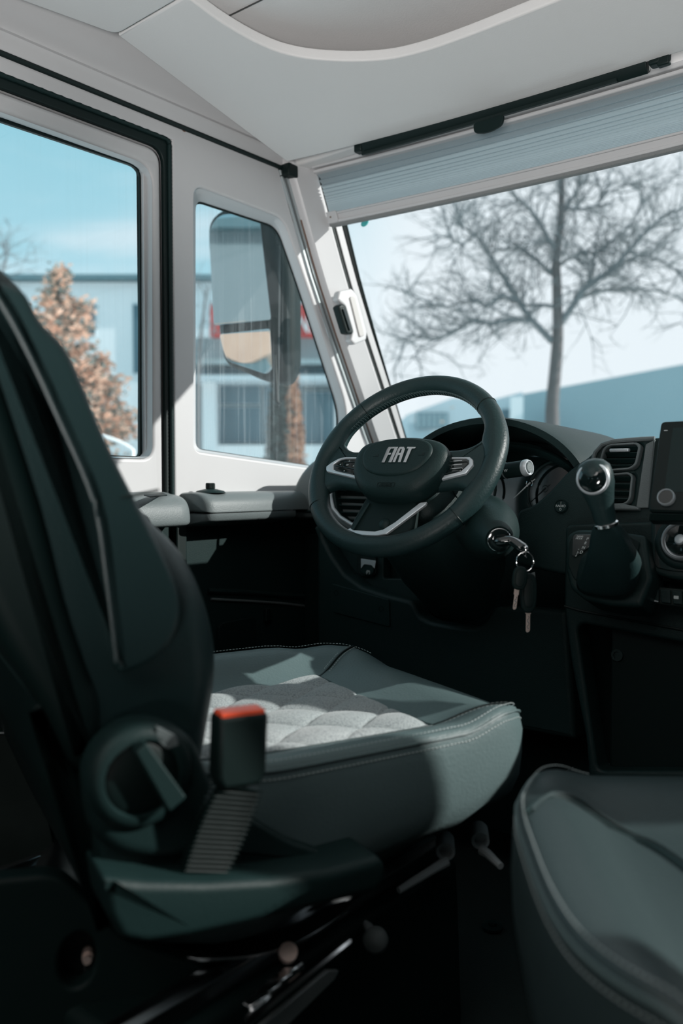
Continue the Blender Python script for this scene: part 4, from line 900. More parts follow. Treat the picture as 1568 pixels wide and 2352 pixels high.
core = smooth_poly([(-.20, .50), (-.172, .60), (-.166, .66), (-.178, .72), (-.203, .772), (-.245, .818), (-.28, .885), (-.303, .945), (-.320, .980), (-.343, 1.004), (-.362, 1.035), (-.40, 1.06), (-.46, 1.06), (-.505, 1.0), (-.50, .93), (-.45, .82), (-.385, .70), (-.35, .62), (-.31, .55), (-.26, .48)], 4)
pillow(core, -.235, .235, .05, fB, 8, .8).build('backrest', LEATH, ds, smooth=80)
LBX = [(-25, 640), (20, 650), (62, 675), (95, 740), (150, 800), (190, 880), (250, 1020), (330, 1180), (395, 1310), (418, 1390), (412, 1440), (385, 1492), (335, 1530), (285, 1545), (268, 1520), (245, 1330), (215, 1150), (130, 950), (60, 800), (0, 690), (-60, 620)]
lobe = smooth_poly([Vector(sp(x, y, .262)) for x, y in LBX], 4)
lob_s = lobe
for s in (1, -1):
    pillow(lob_s, .19 * s if s > 0 else -.262, .262 if s > 0 else -.19, .008, fB, 6).build('side_bolster', LEATH, ds, smooth=80)
ridge = smooth_poly([Vector(sp(x, y, .262)) for x, y in [(-60, 615), (0, 692), (60, 800), (130, 950), (215, 1150), (245, 1330), (268, 1520)]], 5, False)
MB().tube([(.2605, p.x, p.y) for p in ridge], .0030, 8).build('bolster_piping', LEATH, ds)
MB().tube([(.263 - .012 * abs(t - .5), -.302 + (.302 - .246) * t, .829 + .01 * t) for t in [k / 10 for k in range(11)]], .0016, 6).build('bolster_seam', BLACKR, ds)
shell = smooth_poly([Vector(sp(x, y, .25)) for x, y in [(-90, 640), (-30, 760), (40, 960), (110, 1180), (160, 1380), (205, 1520), (240, 1620), (235, 1720), (180, 1780), (90, 1620), (0, 1470), (-100, 1250), (-200, 900), (-200, 700)]], 4)
pillow(shell, -.240, .248, .022, fB, 6).build('back_shell', SOFT, ds, smooth=80)
pillow(smooth_poly([(-.37, 1.06), (-.385, 1.12), (-.42, 1.22), (-.47, 1.25), (-.52, 1.2), (-.50, 1.10), (-.46, 1.05)], 4), -.13, .13, .04, fB, 7).build('headrest', LEATH, ds, smooth=80)
# recliner housing, knob
hcx = smooth_poly([sp(x, y, .27) for x, y in [(196, 1830), (205, 1760), (250, 1690), (330, 1655), (400, 1668), (440, 1700), (470, 1770), (492, 1835), (500, 1900), (420, 1960), (300, 1960), (220, 1920)]], 4)
pillow(hcx, .235, .285, .015, fB, 6).build('recliner_housing', PLAST, ds, smooth=70)
kc_ = sp(333, 1793, .30)
MB().lathe([(.050, -.03), (.050, .0), (.047, .006), (.041, .010), (.036, .010), (.034, .004)], (.285, kc_[0], kc_[1]), (1, 0, 0), 48).build('recline_wheel', PLAST, ds, smooth=50)
MB().lathe([(.034, 0), (.034, .006), (.028, .009), (.0001, .010)], (.285, kc_[0], kc_[1]), (1, 0, 0), 40).build('wheel_face', BLACKR, ds, smooth=50)
d1 = Vector(sp(322, 1725, .315)); d2 = Vector(sp(412, 1852, .315)); dd = (d2 - d1).normalized(); dn = Vector((-dd.y, dd.x))
MB().prism([Vector((.29, p.x, p.y)) for p in rnd([d1 + dn * .009, d2 + dn * .010, d2 - dn * .010, d1 - dn * .004], .003)], (.022, 0, 0)).build('grip_bar', PLAST, ds, bevel=.004)
sx_ = Vector(sp(395, 1690, .295))
MB().prism([Vector((.275, p.x, p.y)) for p in rnd([Vector(sp(*q_, .295)) for q_ in [(360, 1668), (405, 1690), (412, 1712), (385, 1722), (360, 1700)]], .003)], (.02, 0, 0)).build('stop_tab', PLASTG, ds, bevel=.004)
# side shield and its lip
sh1 = rnd([Vector(sp(*p, .26)) for p in [(222, 1900), (232, 2060), (500, 2080), (800, 2030), (880, 1985), (840, 1965), (760, 1958), (660, 1925), (580, 1878), (520, 1850), (480, 1870), (400, 1900)]], .01)
pillow([(p.x, p.y) for p in sh1], .225, .27, .006, fB, 3).build('side_shield', PLAST, ds, smooth=60)
sh2 = rnd([Vector(sp(*p, .31)) for p in [(232, 2012), (330, 2022), (470, 2024), (620, 2016), (760, 1995), (868, 1966), (884, 1985), (884, 2020), (862, 2048), (740, 2078), (600, 2112), (430, 2150), (330, 2165), (275, 2155), (245, 2100)]], .006)
pillow([(p.x, p.y) for p in sh2], .24, .315, .010, fB, 5).build('shield_skirt', PLAST, ds, smooth=60)
sh3 = rnd([Vector(sp(*p, .24)) for p in [(85, 1615), (120, 1680), (190, 1790), (232, 1900), (250, 2150), (170, 1980), (100, 1800)]], .006)
pillow([(p.x, p.y) for p in sh3], -.24, .235, .01, fB, 3).build('rear_cover', SOFT, ds, smooth=60)
MB().prism([Vector((.272, p[0], p[1])) for p in [sp(x, y, .272) for x, y in [(408, 1925), (545, 1925), (528, 2020), (404, 2018)]]], (.003, 0, 0)).build('buckle_slot', BLACKR, ds)
# belt buckle on its ribbed stalk
BU = .315
bt = Vector(sp(549, 1634, BU)); bb_ = Vector(sp(545, 1800, BU)); bx = (bt - bb_).normalized(); bn = Vector((bx.y, -bx.x)); Lb = (bt - bb_).length
bp_ = [(-.020, 0), (.019, 0), (.0245, .012), (.0255, Lb), (-.0250, Lb), (-.0255, .012)]
bkl = MB().prism([Vector((BU - .014, *(bb_ + bn * a + bx * b))) for a, b in bp_], (.028, 0, 0)).build('belt_buckle', BLACKR, ds, bevel=.005)
bkl['label'] = 'black seat belt buckle'
MB().prism([Vector((BU - .010, *(bb_ + bn * a + bx * b))) for a, b in [(-.0225, Lb - .004), (.0225, Lb - .004), (.0225, Lb + .003), (-.0225, Lb + .003)]], (.022, 0, 0)).build('release_button', RED, bkl, bevel=.002)['label'] = 'red release button'
sb0 = Vector(sp(545, 1805, BU)); sb1 = Vector(sp(468, 2010, .29))
rbm = []; N_ = 72
for i in range(N_ + 1):
    t = i / N_; c = sb0.lerp(sb1, t); x = BU + (.285 - BU) * t; w_ = 1.0 if (i % 4 < 2) else .80; d = (sb1 - sb0).normalized(); nn = Vector((-d.y, d.x))
    hw = (.0235 + .003 * math.sin(t * PI)) * w_; R = []
    for a, b in ((-1, -1), (1, -1), (1, 1), (-1, 1)): R.append((x + .009 * w_ * b, *(c + nn * hw * a)))
    rbm.append(R)
MB().loft(rbm).build('ribbed_stalk', BLACKR, ds, smooth=10)

# passenger seat
def pas():
    PE[0] = .66
    e = empty('passenger_seat', (-.108, .752, -.015), math.radians(36)); tag(e, 'dark leather passenger seat, colour deepened for shade, close to the camera with curved front seam', 'seat')
    make_cushion(e, LEATHP, (-.02, -.06), .60, False)
    R_ = (Matrix.Translation(e.location) @ e.rotation_euler.to_matrix().to_4x4()).inverted(); sp_ = []
    for x, y in [(1205, 1955), (1228, 1930), (1262, 1905), (1310, 1890), (1370, 1892), (1440, 1910), (1500, 1935), (1560, 1975), (1620, 2020)]:
        q = R_ @ at(x, y, Z=.512); sp_.append(surf(q.x, q.y, .0005))
    sp_ = smooth_poly(sp_, 5, False)
    MB().tube(sp_, .0026, 8).build('front_seam', LEATH, e)
    MB().tube([p + Vector((0, 0, .0005)) + Vector((.006, .006, 0)) for p in sp_], .0022, 8).build('front_seam', LEATHP, e)
    return e
pse = pas()
for pnm, dy_ in (('driver_seat_pedestal', 0), ('passenger_seat_pedestal', 1)):
    pe = empty('seat_pedestal', (-.84 if not dy_ else -.08, .66, 0)); X0, X1 = (-1.08, -.635) if not dy_ else (-.26, .20)
    tag(pe, "dark box pedestal with metal rails under the driver seat" if not dy_ else 'dark box pedestal under the passenger seat', 'seat base')
    y1_ = 1.02 if not dy_ else .85
    kid(MB().prism([(X0, .44, 0), (X0, y1_ + .02, 0), (X0, y1_, .30), (X0, .46, .30)], (X1 - X0, 0, 0)), 'base_box', SOFT, pe, bevel=.012)
    if dy_:
        kid(MB().box(((X0 + X1) / 2, .62, .325), (.34, .34, .05)), 'slide_frame', BLACKR, pe, bevel=.01); continue
    for xx in (X1 - .03, X0 + .03):
        kid(MB().prism([(xx - .014, .34, .300), (xx + .014, .34, .300), (xx + .014, .34, .322), (xx + .006, .34, .330), (xx - .006, .34, .330), (xx - .014, .34, .322)], (0, .66, 0)), 'slide_rail', STEEL, pe, bevel=.002)
    kid(MB().lathe([(.20, 0), (.21, .004), (.21, .010), (.19, .016), (.10, .018)], (-.86, .72, .335), (0, 0, 1), 64), 'swivel_plate', STEEL, pe, smooth=40)
    kid(MB().box((-.84, .78, .352), (.26, .30, .012)), 'seat_frame', BLACKR, pe, bevel=.008)
    kid(MB().lathe([(.012, 0), (.012, .008), (.006, .010)], (-.70, .60, .350), (0, 0, 1), 6), 'bolt', CHROME, pe, smooth=0)
    kid(MB().lathe([(.010, 0), (.010, .012)], at(660, 2192, Z=.33), (.5, -.4, .6), 16), 'bolt', KEYM, pe)
    for i_ in range(4):
        q = at(668 - i_ * 26, 2230 + i_ * 24, Z=.315); kid(MB().box(q, (.014, .030, .012)), 'rail_clip', CHROME, pe, bevel=.003)
    kid(MB().tube([at(560, 2352, Z=.31), at(680, 2255, Z=.32), at(800, 2160, Z=.325)], .005, 8), 'guide_bar', CHROME, pe)
    kid(MB().prism([at(x, y, X=-.615) for x, y in [(600, 2400), (760, 2245), (770, 2225), (745, 2225), (590, 2352)]], (.006, 0, 0)), 'rail_cover', ALU, pe, bevel=.001)
    lp_ = [at(x, y, Z=.335) for x, y in [(428, 2206), (520, 2168), (640, 2124), (790, 2076), (800, 2092), (735, 2142), (650, 2184), (545, 2206)]]
    kid(MB().prism(smooth_poly(lp_, 3), (0, 0, .004)), 'swivel_plate_lip', STEEL, pe, bevel=.001)
    # levers with rolled ends
    for (xa, ya), (xb, yb), (xc, yc), D_ in (((1012, 1935), (1026, 1965), (915, 2045), 1.10), ((1092, 1915), (1106, 1940), (1150, 1990), 1.14)):
        c = at(xb - 3, yb - 8, D=D_); axl = Vector((.55, -.80, -.12)).normalized()
        kid(MB().lathe([(.0105, -.035), (.0125, -.03), (.0125, .0), (.0085, .0), (.0080, -.012), (.0001, -.012)], c, axl, 28), 'lever_tube', LEVERM, pe, smooth=50)
        kid(MB().tube([at(xb, yb + 12, D=D_), at(xb * .7 + xc * .3, yb * .6 + yc * .4, D=D_ - .01), at(xc, yc, D=D_ - .04)], [.007, .006, .0045], 8), 'lever_rod', LEVERM, pe)
    c = at(862, 2158, D=1.02)
    kid(MB().tube([at(822, 2112, D=1.06), at(845, 2128, D=1.04), c], [.004, .006, .008], 10), 'lever_rod', LEVERM, pe)
    kid(MB().lathe([(.009, -.012), (.0145, -.006), (.016, .002), (.012, .009), (.0001, .012)], c, (.5, -.8, .25), 24), 'lever_knob', PLASTG, pe, smooth=60)
    kid(MB().lathe([(.02, 0), (.02, .004), (.008, .005), (.008, .010), (.0001, .010)], at(1130, 2130, Z=.004), (0, 0, 1), 20), 'floor_bolt', PLAST, pe)
# seat lower rear console with an oval opening
pn = Pl(at(110, 2150, D=.86), (.80, -.58, .08), (.58, .8, 0))
so2 = rnd([pn.xy(x, y) for x, y in [(-80, 2030), (130, 2010), (215, 2090), (290, 2170), (560, 2250), (600, 2420), (-80, 2500)]], .02)
ov = [Vector(pn.xy(176 + 42 * math.cos(q) + 8 * math.sin(q), 2212 + 62 * math.sin(q) * -1)) for q in [2 * PI * k / 30 for k in range(30)]]
spn = kplate('seat_base_cover', so2, [ov], .03, pn.M(-.02), SOFT, None, bev=.006) if False else plate('seat_base_cover', so2, [ov], .03, pn.M(-.02), SOFT, bev=.006)
tag(spn, "dark plastic cover below the driver seat with an oval opening", 'seat cover')
MB().prism([pn.P(*pn.xy(x, y), -.04) for x, y in [(100, 2120), (260, 2120), (260, 2300), (100, 2300)]], pn.n * -.004).build('opening_back', BLACKR, spn)
MB().lathe([(.006, 0), (.006, .014), (.0045, .014), (.0045, .022)], pn.P(*pn.xy(198, 2222), -.036), pn.n, 12).build('bolt', KEYM, spn)
MB().box(pn.P(*pn.xy(192, 2262), -.034), (.008, .008, .02)).build('clip', STEEL, spn, bevel=.002)
# cabinet behind the seat on the left
cb = empty('cabinet', (-1.3, .30, 0)); tag(cb, 'dark cabinet with a rounded door at the left edge behind the driver seat', 'cabinet')
CBP = Pl((-1.22, .42, .45), (.86, -.5, 0), (.5, .86, 0))
kplate('body', rnd(CBP.poly([(-200, 1660), (95, 1660), (140, 1990), (135, 2300), (-200, 2300)]), .01), [], .05, CBP.M(-.03), SOFT, cb, bev=.004)
kplate('door', rnd(CBP.poly([(-200, 1683), (45, 1684), (75, 1715), (128, 1960), (80, 1985), (-200, 2012)]), .02, 6), [], .008, CBP.M(-.002), WOODD, cb, bev=.002)
kid(MB().tube([CBP.P(*CBP.xy(x, y), .004) for x, y in [(-60, 1682), (20, 1682), (50, 1690), (72, 1718)]], .0014, 6), 'door_edge', ALU, cb)
kid(MB().tube([CBP.P(*CBP.xy(x, y), .004) for x, y in [(-60, 2010), (0, 2000), (60, 1985), (132, 1958)]], .0022, 6), 'door_edge', PLASTG, cb)
# accelerator pedal
pd = MB(); pc0 = at(1322, 1792, Y=1.50)
Rp = Matrix.Rotation(.9, 3, 'X')
pdl = pd.box(pc0 + Vector((0, 0, -.04)), (.055, .012, .12), Rp).build('accelerator_pedal', BLACKR, bevel=.004); tag(pdl, 'ribbed black accelerator pedal in the driver footwell', 'pedal')
for k in range(5): MB().box(pc0 + Vector((-.02 + .01 * k, 0, -.04)) + Rp @ Vector((0, -.008, 0)), (.004, .006, .10), Rp).build('pedal_rib', PLAST, pdl)
# glowing panel added to house the ceiling fill light
lf = MB().box((-.35, -1.3, 1.912), (1.3, 1.7, .012)).build('added_fill_panel', mat('fill_panel_glow', (.9, .9, .9), .6, emit=((1, .97, .94), 1.5)), bevel=.004); tag(lf, 'flat glowing fill panel added on the ceiling behind the seats', 'lamp')

# ================================================================== OUTSIDE
GZ = -.62
ASPH = mat('pale_asphalt', (.74, .745, .74), .9, var=.10, vscale=.8)
WALLW = mat('white_render', (.93, .94, .95), .8, var=.04, vscale=.4)
WALLB = mat('blue_grey_cladding', (.36, .47, .51), .7, var=.05, vscale=.3)
WALLP = mat('pale_blue_render', (.60, .68, .72), .8, var=.04, vscale=.4)
WINB = mat('far_window_glass', (.10, .18, .22), .15)
ROOFD = mat('dark_roof_edge', (.14, .24, .27), .6)
GREYM = mat('grey_facade', (.29, .345, .365), .7, var=.06, vscale=.5)
BARK = mat('bark', (.13, .12, .12), .9, var=.3, vscale=9)
TWIG = mat('twig_bark', (.19, .21, .22), .9)
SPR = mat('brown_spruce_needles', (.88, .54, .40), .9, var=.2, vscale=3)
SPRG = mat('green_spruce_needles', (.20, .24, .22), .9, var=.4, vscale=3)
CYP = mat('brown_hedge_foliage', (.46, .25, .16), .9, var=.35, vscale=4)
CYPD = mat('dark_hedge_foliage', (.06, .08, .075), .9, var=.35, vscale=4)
SIGNR = mat('red_sign', (.62, .07, .06), .5)
SIGNW = mat('white_sign', (.85, .86, .86), .5)
gr = MB().box((0, 30, GZ - .05), (220, 200, .1)).build('ground', ASPH); struct(gr, 'pale paved yard outside')
def dv(x, y, D): return at(x, y, D=D)          # point at depth D along the view
FWH = Vector((FW.x, FW.y, 0)).normalized()
def slab(px, D, th, z0=None, z1=None, y0=None, y1=None):
    """upright wall facing the cab between two sight lines, real height and thickness"""
    a = dv(px[0], 1100, D); b = dv(px[1], 1100, D)
    z1 = z1 if z1 is not None else dv(px[0], y0, D).z; z0 = z0 if z0 is not None else (dv(px[0], y1, D).z if y1 is not None else GZ)
    return MB().prism([(a.x, a.y, z0), (b.x, b.y, z0), (b.x, b.y, z1), (a.x, a.y, z1)], FWH * th)
# white building to the left
wb = empty('white_building', dv(300, 1100, 24)); tag(wb, 'long white rendered building with a dark flat roof edge, left through the side windows', 'building')
kid(slab((-330, 815), 24, 6, y0=652), 'wall', WALLW, wb)
kid(slab((-340, 818), 23.7, 6.6, z0=dv(300, 650, 24).z, y0=634), 'roof_edge', ROOFD, wb)
for (xa, xb, ya, yb) in ((196, 224, 700, 775), (307, 420, 700, 860), (-60, -10, 700, 775), (-260, -200, 700, 775)):
    f_ = kid(slab((xa, xb), 23.97, .1, y0=ya, y1=yb), 'window', WALLP, wb); kid(slab((xa + 2, xb - 2), 23.94, .1, y0=ya + 3, y1=yb - 3), 'pane', WINB, f_)
# shop front annex
sf = empty('shop_annex', dv(620, 1100, 20)); tag(sf, 'low grey shop front with dark windows and canopies seen through the quarter window', 'building')
kid(slab((442, 812), 20, 3.4, y0=778), 'wall', GREYM, sf)
kid(slab((440, 830), 19.0, 1.0, y0=826, y1=838), 'canopy', ALU, sf)
kid(slab((440, 830), 19.6, .5, y0=838, y1=862), 'canopy_soffit', WINB, sf)
kid(slab((440, 830), 18.8, 1.2, y0=862, y1=874), 'canopy', WALLP, sf)
kid(slab((466, 496), 19.3, .5, y0=874), 'pillar', WALLW, sf); kid(slab((770, 800), 19.3, .5, y0=874), 'pillar', WALLW, sf)
kid(slab((496, 770), 19.6, .3, y0=1022), 'plinth', WALLW, sf)
for xa, xb, ya, yb in ((498, 600, 885, 930), (498, 600, 934, 1018), (606, 690, 885, 1018), (698, 768, 900, 1018)):
    f_ = kid(slab((xa, xb), 19.9, .1, y0=ya, y1=yb), 'window', WALLP, sf); kid(slab((xa + 2, xb - 2), 19.86, .1, y0=ya + 2, y1=yb - 2), 'pane', WINB, f_)
sg = empty('shop_sign', dv(610, 740, 19.4)); tag(sg, 'red sign board with white capital letters above the shop front', 'sign')
kid(slab((484, 738), 19.4, .2, y0=702, y1=776), 'board', SIGNR, sg)
sgM = lambda x, y: frame(dv(x, y, 19.2), RT, (0, 0, 1))
ktext('letters', 'NA', .80, sgM(708, 740), SIGNW, sg, ext=.02, sx=.58)
# front buildings beyond the windscreen
def sloped(pa, pb, Da, Db, th, name, m, lab):
    a = dv(pa[0], pa[1], Da); b = dv(pb[0], pb[1], Db); t = Vector((b.y - a.y, a.x - b.x, 0)).normalized()
    if t.dot(FWH) < 0: t = -t
    o = MB().prism([(a.x, a.y, GZ), (b.x, b.y, GZ), b, a], t * th).build(name, m); tag(o, lab, 'building'); return o
sloped((1192, 907), (2300, 700), 44, 21, 8, 'warehouse', WALLB, 'large blue-grey warehouse filling the right side of the windscreen')
fb = empty('house', dv(1160, 1000, 46)); tag(fb, 'pale house end with one window beside the warehouse', 'building')
a = dv(1133, 918, 40); b = dv(1200, 900, 39)
kid(MB().prism([(a.x, a.y, GZ), (b.x, b.y, GZ), b, a], FWH * 3), 'wall', WALLP, fb)
kid(slab((1150, 1168), 39.4, .1, y0=940, y1=975), 'window', WINB, fb)
kid(slab((1172, 1200), 38.8, .3, y0=912), 'corner_strip', WALLW, fb)
g2 = empty('gabled_building', dv(1040, 1000, 50)); tag(g2, 'pale blue gabled building with a window band, far ahead through the wheel', 'building')
kid(MB().prism([dv(935, 1175, 50), dv(1130, 1175, 50), dv(1130, 921, 50), dv(1040, 914, 50), dv(935, 952, 50)], FWH * 8), 'wall', WALLP, g2)
kid(slab((955, 1028), 49.9, .1, y0=948, y1=985), 'window_band', WINB, g2)
for k in range(6): kid(slab((957 + k * 12, 965 + k * 12), 49.8, .1, y0=950, y1=983), 'pane', WALLB, g2)
for x in (1320, 1385): pass
for x, D in ((1328, 30), (1372, 30)):
    o = slab((x - 6, x + 6), D - 3, .3, y0=1010).build('bollard', WALLP); tag(o, 'pale post in front of the warehouse, %s' % ('left of the two' if x < 1350 else 'right of the two'), 'post')

def leaf_mesh(name, m, par, pts, size, seed):
    rg_ = random.Random(seed); mb = MB()
    for p in pts:
        a = Vector((rg_.gauss(0, 1), rg_.gauss(0, 1), rg_.gauss(0, .6))).normalized(); b = a.orthogonal().normalized(); s = size * rg_.uniform(.6, 1.4)
        p = Vector(p); mb.add([p - a * s, p + b * s * .45, p + a * s, p - b * s * .45], [(0, 1, 2, 3)])
    return kid(mb, name, m, par, smooth=0)
# brown spruce
spD = 12; tip = dv(136, 622, spD); sb_ = Vector((dv(205, 1100, spD).x, dv(205, 1100, spD).y, GZ))
tp = Vector((tip.x, tip.y, GZ)); e = empty('spruce', tp); tag(e, 'conifer with orange-brown needles seen through the side window', 'tree')
Hh = tip.z - GZ; kid(MB().tube([tp, tp + Vector((0, 0, Hh * .97))], [.10, .015], 8), 'trunk', BARK, e)
rg_ = random.Random(3); P1 = []; P2 = []; stems = MB()
for k in range(230):
    t = rg_.random() ** .75; z = Hh * (1 - t * .92); ang = rg_.uniform(0, 2 * PI); Lr = (.06 + 1.75 * t ** .9) * rg_.uniform(.7, 1.12)
    d = Vector((math.cos(ang), math.sin(ang), -.12 + .35 * (1 - t))); p0 = tp + Vector((0, 0, z))
    stems.tube([p0, p0 + d * Lr], [.012, .004], 4)
    for j in range(int(50 + 75 * t)):
        s = rg_.uniform(.15, 1) ** .7; q = p0 + d * Lr * s + Vector((rg_.gauss(0, .07), rg_.gauss(0, .07), rg_.gauss(-.03, .06))) * (1 + .4 * t)
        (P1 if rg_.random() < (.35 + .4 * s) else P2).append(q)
kid(stems, 'branches', BARK, e)
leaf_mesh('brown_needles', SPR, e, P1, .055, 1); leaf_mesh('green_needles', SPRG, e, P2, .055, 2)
# columnar conifer
cyD = 11; cb0 = dv(655, 1100, cyD); cb0 = Vector((cb0.x, cb0.y, GZ)); ctz = dv(672, 770, cyD).z
e = empty('columnar_conifer', cb0); tag(e, 'narrow columnar conifer, brown on one side, below the outside mirror', 'tree')
kid(MB().tube([cb0, Vector((cb0.x, cb0.y, ctz - .3))], [.06, .02], 8), 'trunk', BARK, e)
P1 = []; P2 = []
for k in range(7000):
    z = rg_.random(); r = .30 * (1 - z ** 3.0) ** .8 * math.sqrt(rg_.random()); a = rg_.uniform(0, 2 * PI)
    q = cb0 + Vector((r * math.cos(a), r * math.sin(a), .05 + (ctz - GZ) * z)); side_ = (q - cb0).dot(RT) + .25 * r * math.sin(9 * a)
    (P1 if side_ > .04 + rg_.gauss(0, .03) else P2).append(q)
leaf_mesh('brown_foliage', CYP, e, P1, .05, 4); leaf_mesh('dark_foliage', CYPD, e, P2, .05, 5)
# orange bush ahead
bc0 = dv(1040, 1000, 34); e = tag(empty('bush', (bc0.x, bc0.y, GZ)), 'small orange-brown bush in front of the gabled building', 'bush')
leaf_mesh('foliage', SPR, e, [Vector((bc0.x, bc0.y, GZ)) + Vector((rg_.gauss(0, .45), rg_.gauss(0, .4), abs(rg_.gauss(1.2, .9)))) for _ in range(1500)], .12, 6)
kid(MB().tube([(bc0.x, bc0.y, GZ), (bc0.x, bc0.y, GZ + 1.2)], .05, 6), 'stem', BARK, e)
# bare tree ahead
def limb(mb, pts, r0, r1, n=6):
    P = smooth_poly(pts, 4, False); m_ = len(P); mb.tube(P, [r0 + (r1 - r0) * i / (m_ - 1) for i in range(m_)], n)
    return P
def bare_tree(name, label, D, limbs, seed, sc, depth=3, trunkr=.10, dens=1.0):
    rg = random.Random(seed); b = dv(limbs[0][0][0][0], 1100, D); e = empty(name, (b.x, b.y, GZ)); tag(e, label, 'tree')
    tr = MB(); br_ = MB()
    def grow(p, d, L, r, lev):
        n = 4; P = [p]; q = p
        for k in range(n):
            d = (d + Vector((rg.gauss(0, .20), rg.gauss(0, .20), rg.gauss(.02, .17)))).normalized(); q = q + d * L / n; P.append(q)
        br_.tube(P, [r * (1 - .75 * i / n) for i in range(n + 1)], 4, cap=False)
        if lev > 0:
            for k in range(int((4 if lev > 1 else 4) * dens)):
                i = rg.randint(1, n); ax_ = Vector((rg.gauss(0, 1), rg.gauss(0, 1), rg.gauss(0, 1))).normalized()
                nd = (d + ax_ * .95).normalized(); grow(P[i], nd, L * rg.uniform(.45, .75), r * .55, lev - 1)
    for li, (pts, r0, r1) in enumerate(limbs):
        off = 0 if li == 0 else rg.uniform(-.10, .10)
        W_ = []
        for k, (x, y) in enumerate(pts): W_.append(dv(x, y, D + off * D * .35 * k / max(1, len(pts) - 1)))
        if li == 0: W_[0] = Vector((W_[0].x, W_[0].y, GZ))
        P = limb(tr if li == 0 else br_, W_, r0 * sc, r1 * sc, 8)
        if li == 0: P = P[len(P) // 2:]
        for i in range(2, len(P)):
            dd_ = (P[i] - P[i - 1]).normalized()
            for _ in range(2 if li else 1):
                if rg.random() < .82 * dens:
                    ax_ = Vector((rg.gauss(0, 1), rg.gauss(0, 1), rg.gauss(.1, .9))).normalized()
                    grow(P[i], (dd_ * .7 + ax_ * .9).normalized(), sc * rg.uniform(.35, .85), .012 * sc, depth - 1)
    kid(tr, 'trunk', BARK, e, smooth=70); kid(br_, 'branches', TWIG, e, smooth=0)
T = [([(1270, 1120), (1268, 1000), (1268, 930), (1274, 860), (1280, 780), (1280, 720), (1278, 640), (1277, 590), (1288, 500), (1290, 420), (1300, 340), (1310, 280)], .115, .03),
     ([(1268, 785), (1240, 755), (1212, 725), (1190, 690), (1172, 665), (1140, 610), (1115, 575), (1090, 540), (1050, 515)], .05, .015),
     ([(1225, 738), (1180, 735), (1130, 742), (1080, 740), (1040, 762), (1000, 780), (950, 770), (925, 785)], .035, .01),
     ([(1190, 690), (1150, 680), (1120, 700), (1080, 690), (1020, 705), (975, 690), (940, 675)], .03, .01),
     ([(1278, 705), (1240, 700), (1205, 700), (1180, 670)], .03, .015),
     ([(1277, 630), (1250, 615), (1225, 590), (1195, 572), (1155, 572)], .035, .012),
     ([(1280, 585), (1262, 555), (1240, 515), (1215, 480), (1180, 450), (1160, 420)], .04, .015),
     ([(1288, 740), (1310, 710), (1330, 680), (1350, 655), (1380, 635), (1410, 615), (1440, 580), (1480, 535), (1530, 495), (1590, 470)], .055, .015),
     ([(1330, 685), (1370, 670), (1420, 665), (1470, 665), (1530, 672), (1580, 700)], .035, .01),
     ([(1350, 655), (1362, 620), (1365, 585), (1395, 560), (1440, 525), (1470, 470)], .03, .01),
     ([(1284, 610), (1305, 595), (1340, 580), (1375, 585)], .03, .01),
     ([(1288, 500), (1310, 460), (1330, 430), (1340, 380), (1360, 330)], .03, .012),
     ([(1290, 480), (1330, 480), (1370, 470), (1400, 440), (1450, 420)], .02, .008),
     ([(1410, 615), (1460, 590), (1520, 600), (1568, 640), (1600, 700)], .025, .008),
     ([(1090, 540), (1060, 560), (1030, 540), (1045, 490), (1060, 450)], .02, .008)]
bare_tree('bare_tree', 'large leafless tree with spreading crown seen through the windscreen', 12, T, 11, 1.0, 3, dens=.95)
T2 = [([(-30, 1120), (-25, 800), (-20, 650), (-15, 600)], .06, .02), ([(-20, 700), (0, 640), (15, 600), (20, 570)], .02, .006), ([(-22, 720), (-40, 640), (-60, 580)], .02, .006)]
bare_tree('bare_tree', 'thin leafless twigs at the left edge of the side window', 16, T2, 5, 1.0, 3, dens=.8)
T3 = [([(452, 1120), (455, 900), (458, 800), (470, 700), (475, 660)], .05, .015), ([(456, 850), (480, 790), (500, 740)], .02, .006), ([(457, 820), (440, 760), (430, 700)], .02, .006)]
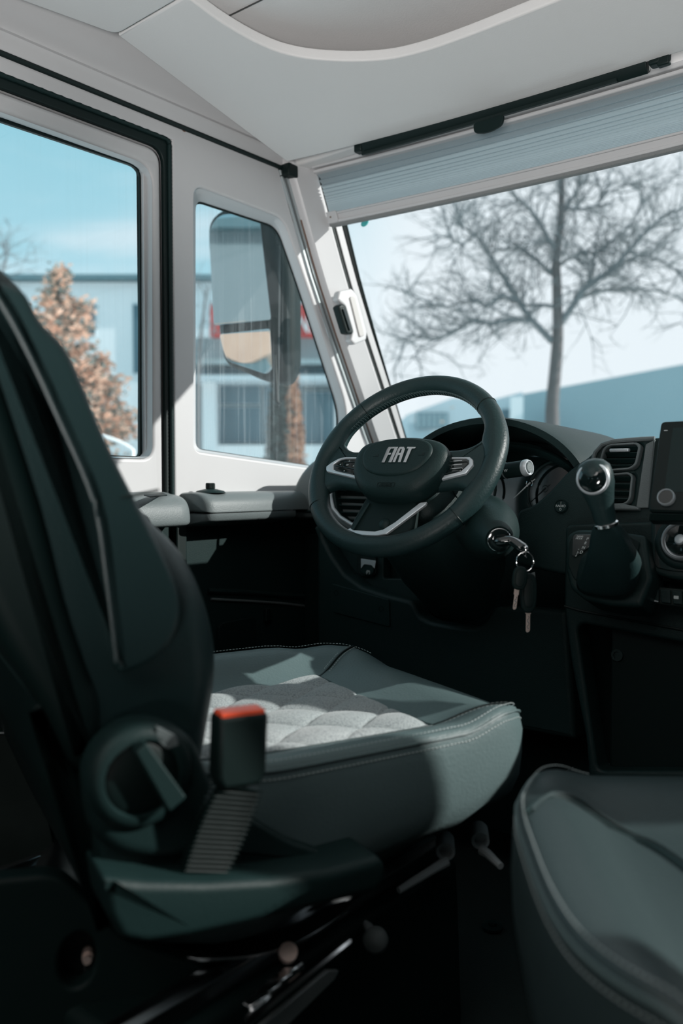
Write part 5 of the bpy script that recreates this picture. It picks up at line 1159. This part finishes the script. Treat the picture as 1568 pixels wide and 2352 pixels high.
bare_tree('bare_tree', 'small leafless tree behind the outside mirror', 18.3, T3, 8, 1.0, 3, dens=.8)
# thin white arched pipe low in the side window
pp = [dv(x, y, 5.0) for x, y in [(230, 1000), (255, 1008), (280, 1018), (305, 1034)]]
tag(MB().tube([Vector((pp[0].x, pp[0].y, GZ))] + smooth_poly(pp, 4, False) + [Vector((pp[-1].x, pp[-1].y, GZ))], .012, 8).build('arched_pipe', WALLW), 'thin white arched pipe low behind the side window', 'pipe')
# buildings seen in the outside mirror, behind the vehicle on the left
rb_ = empty('grey_hall', (-9, -16, GZ)); tag(rb_, 'grey hall with a flat roof, visible in the outside mirror', 'building')
kid(MB().box((-5, -18, GZ + 3.4), (24, 8, 6.8)), 'wall', GREYM, rb_)
kid(MB().box((-5, -18, GZ + 6.9), (24.6, 8.6, .25)), 'roof_edge', ROOFD, rb_)
kid(MB().prism([(-3.75, -10, GZ), (-2.55, -10, GZ), (-2.55, -10, 2.95), (-3.0, -10, 2.7), (-3.35, -10, 2.9), (-3.75, -10, 3.0)], (0, -2, 0)), 'shed', ROOFD, rb_)
kid(MB().prism([(-3.85, -9.9, 3.0), (-3.35, -9.9, 2.9), (-3.0, -9.9, 2.7), (-2.45, -9.9, 2.95), (-2.45, -9.9, 3.30), (-2.95, -9.9, 3.45), (-3.85, -9.9, 3.20)], (0, -2.2, 0)), 'shed_roof', SPR, rb_)

# stand added to carry the fill spot, behind the camera
ulf = empty('fill_spot_stand', (.30, -.75, 0)); tag(ulf, 'added stand holding the fill spot behind the seats', 'lamp')
kid(MB().lathe([(.12, 0), (.12, .012), (.02, .018)], (.30, -.75, 0), (0, 0, 1), 32), 'base', STEEL, ulf)
kid(MB().lathe([(.012, .012), (.012, .44)], (.30, -.75, 0), (0, 0, 1), 16), 'pole', STEEL, ulf)
uax = Vector((-1.10, 1.85, 1.35)).normalized()
kid(MB().lathe([(.02, -.17), (.10, -.14), (.16, -.06), (.158, -.06), (.10, -.13), (.0001, -.15)], (.30, -.75, .60), uax, 32, cap=False), 'reflector_shade', STEEL, ulf)
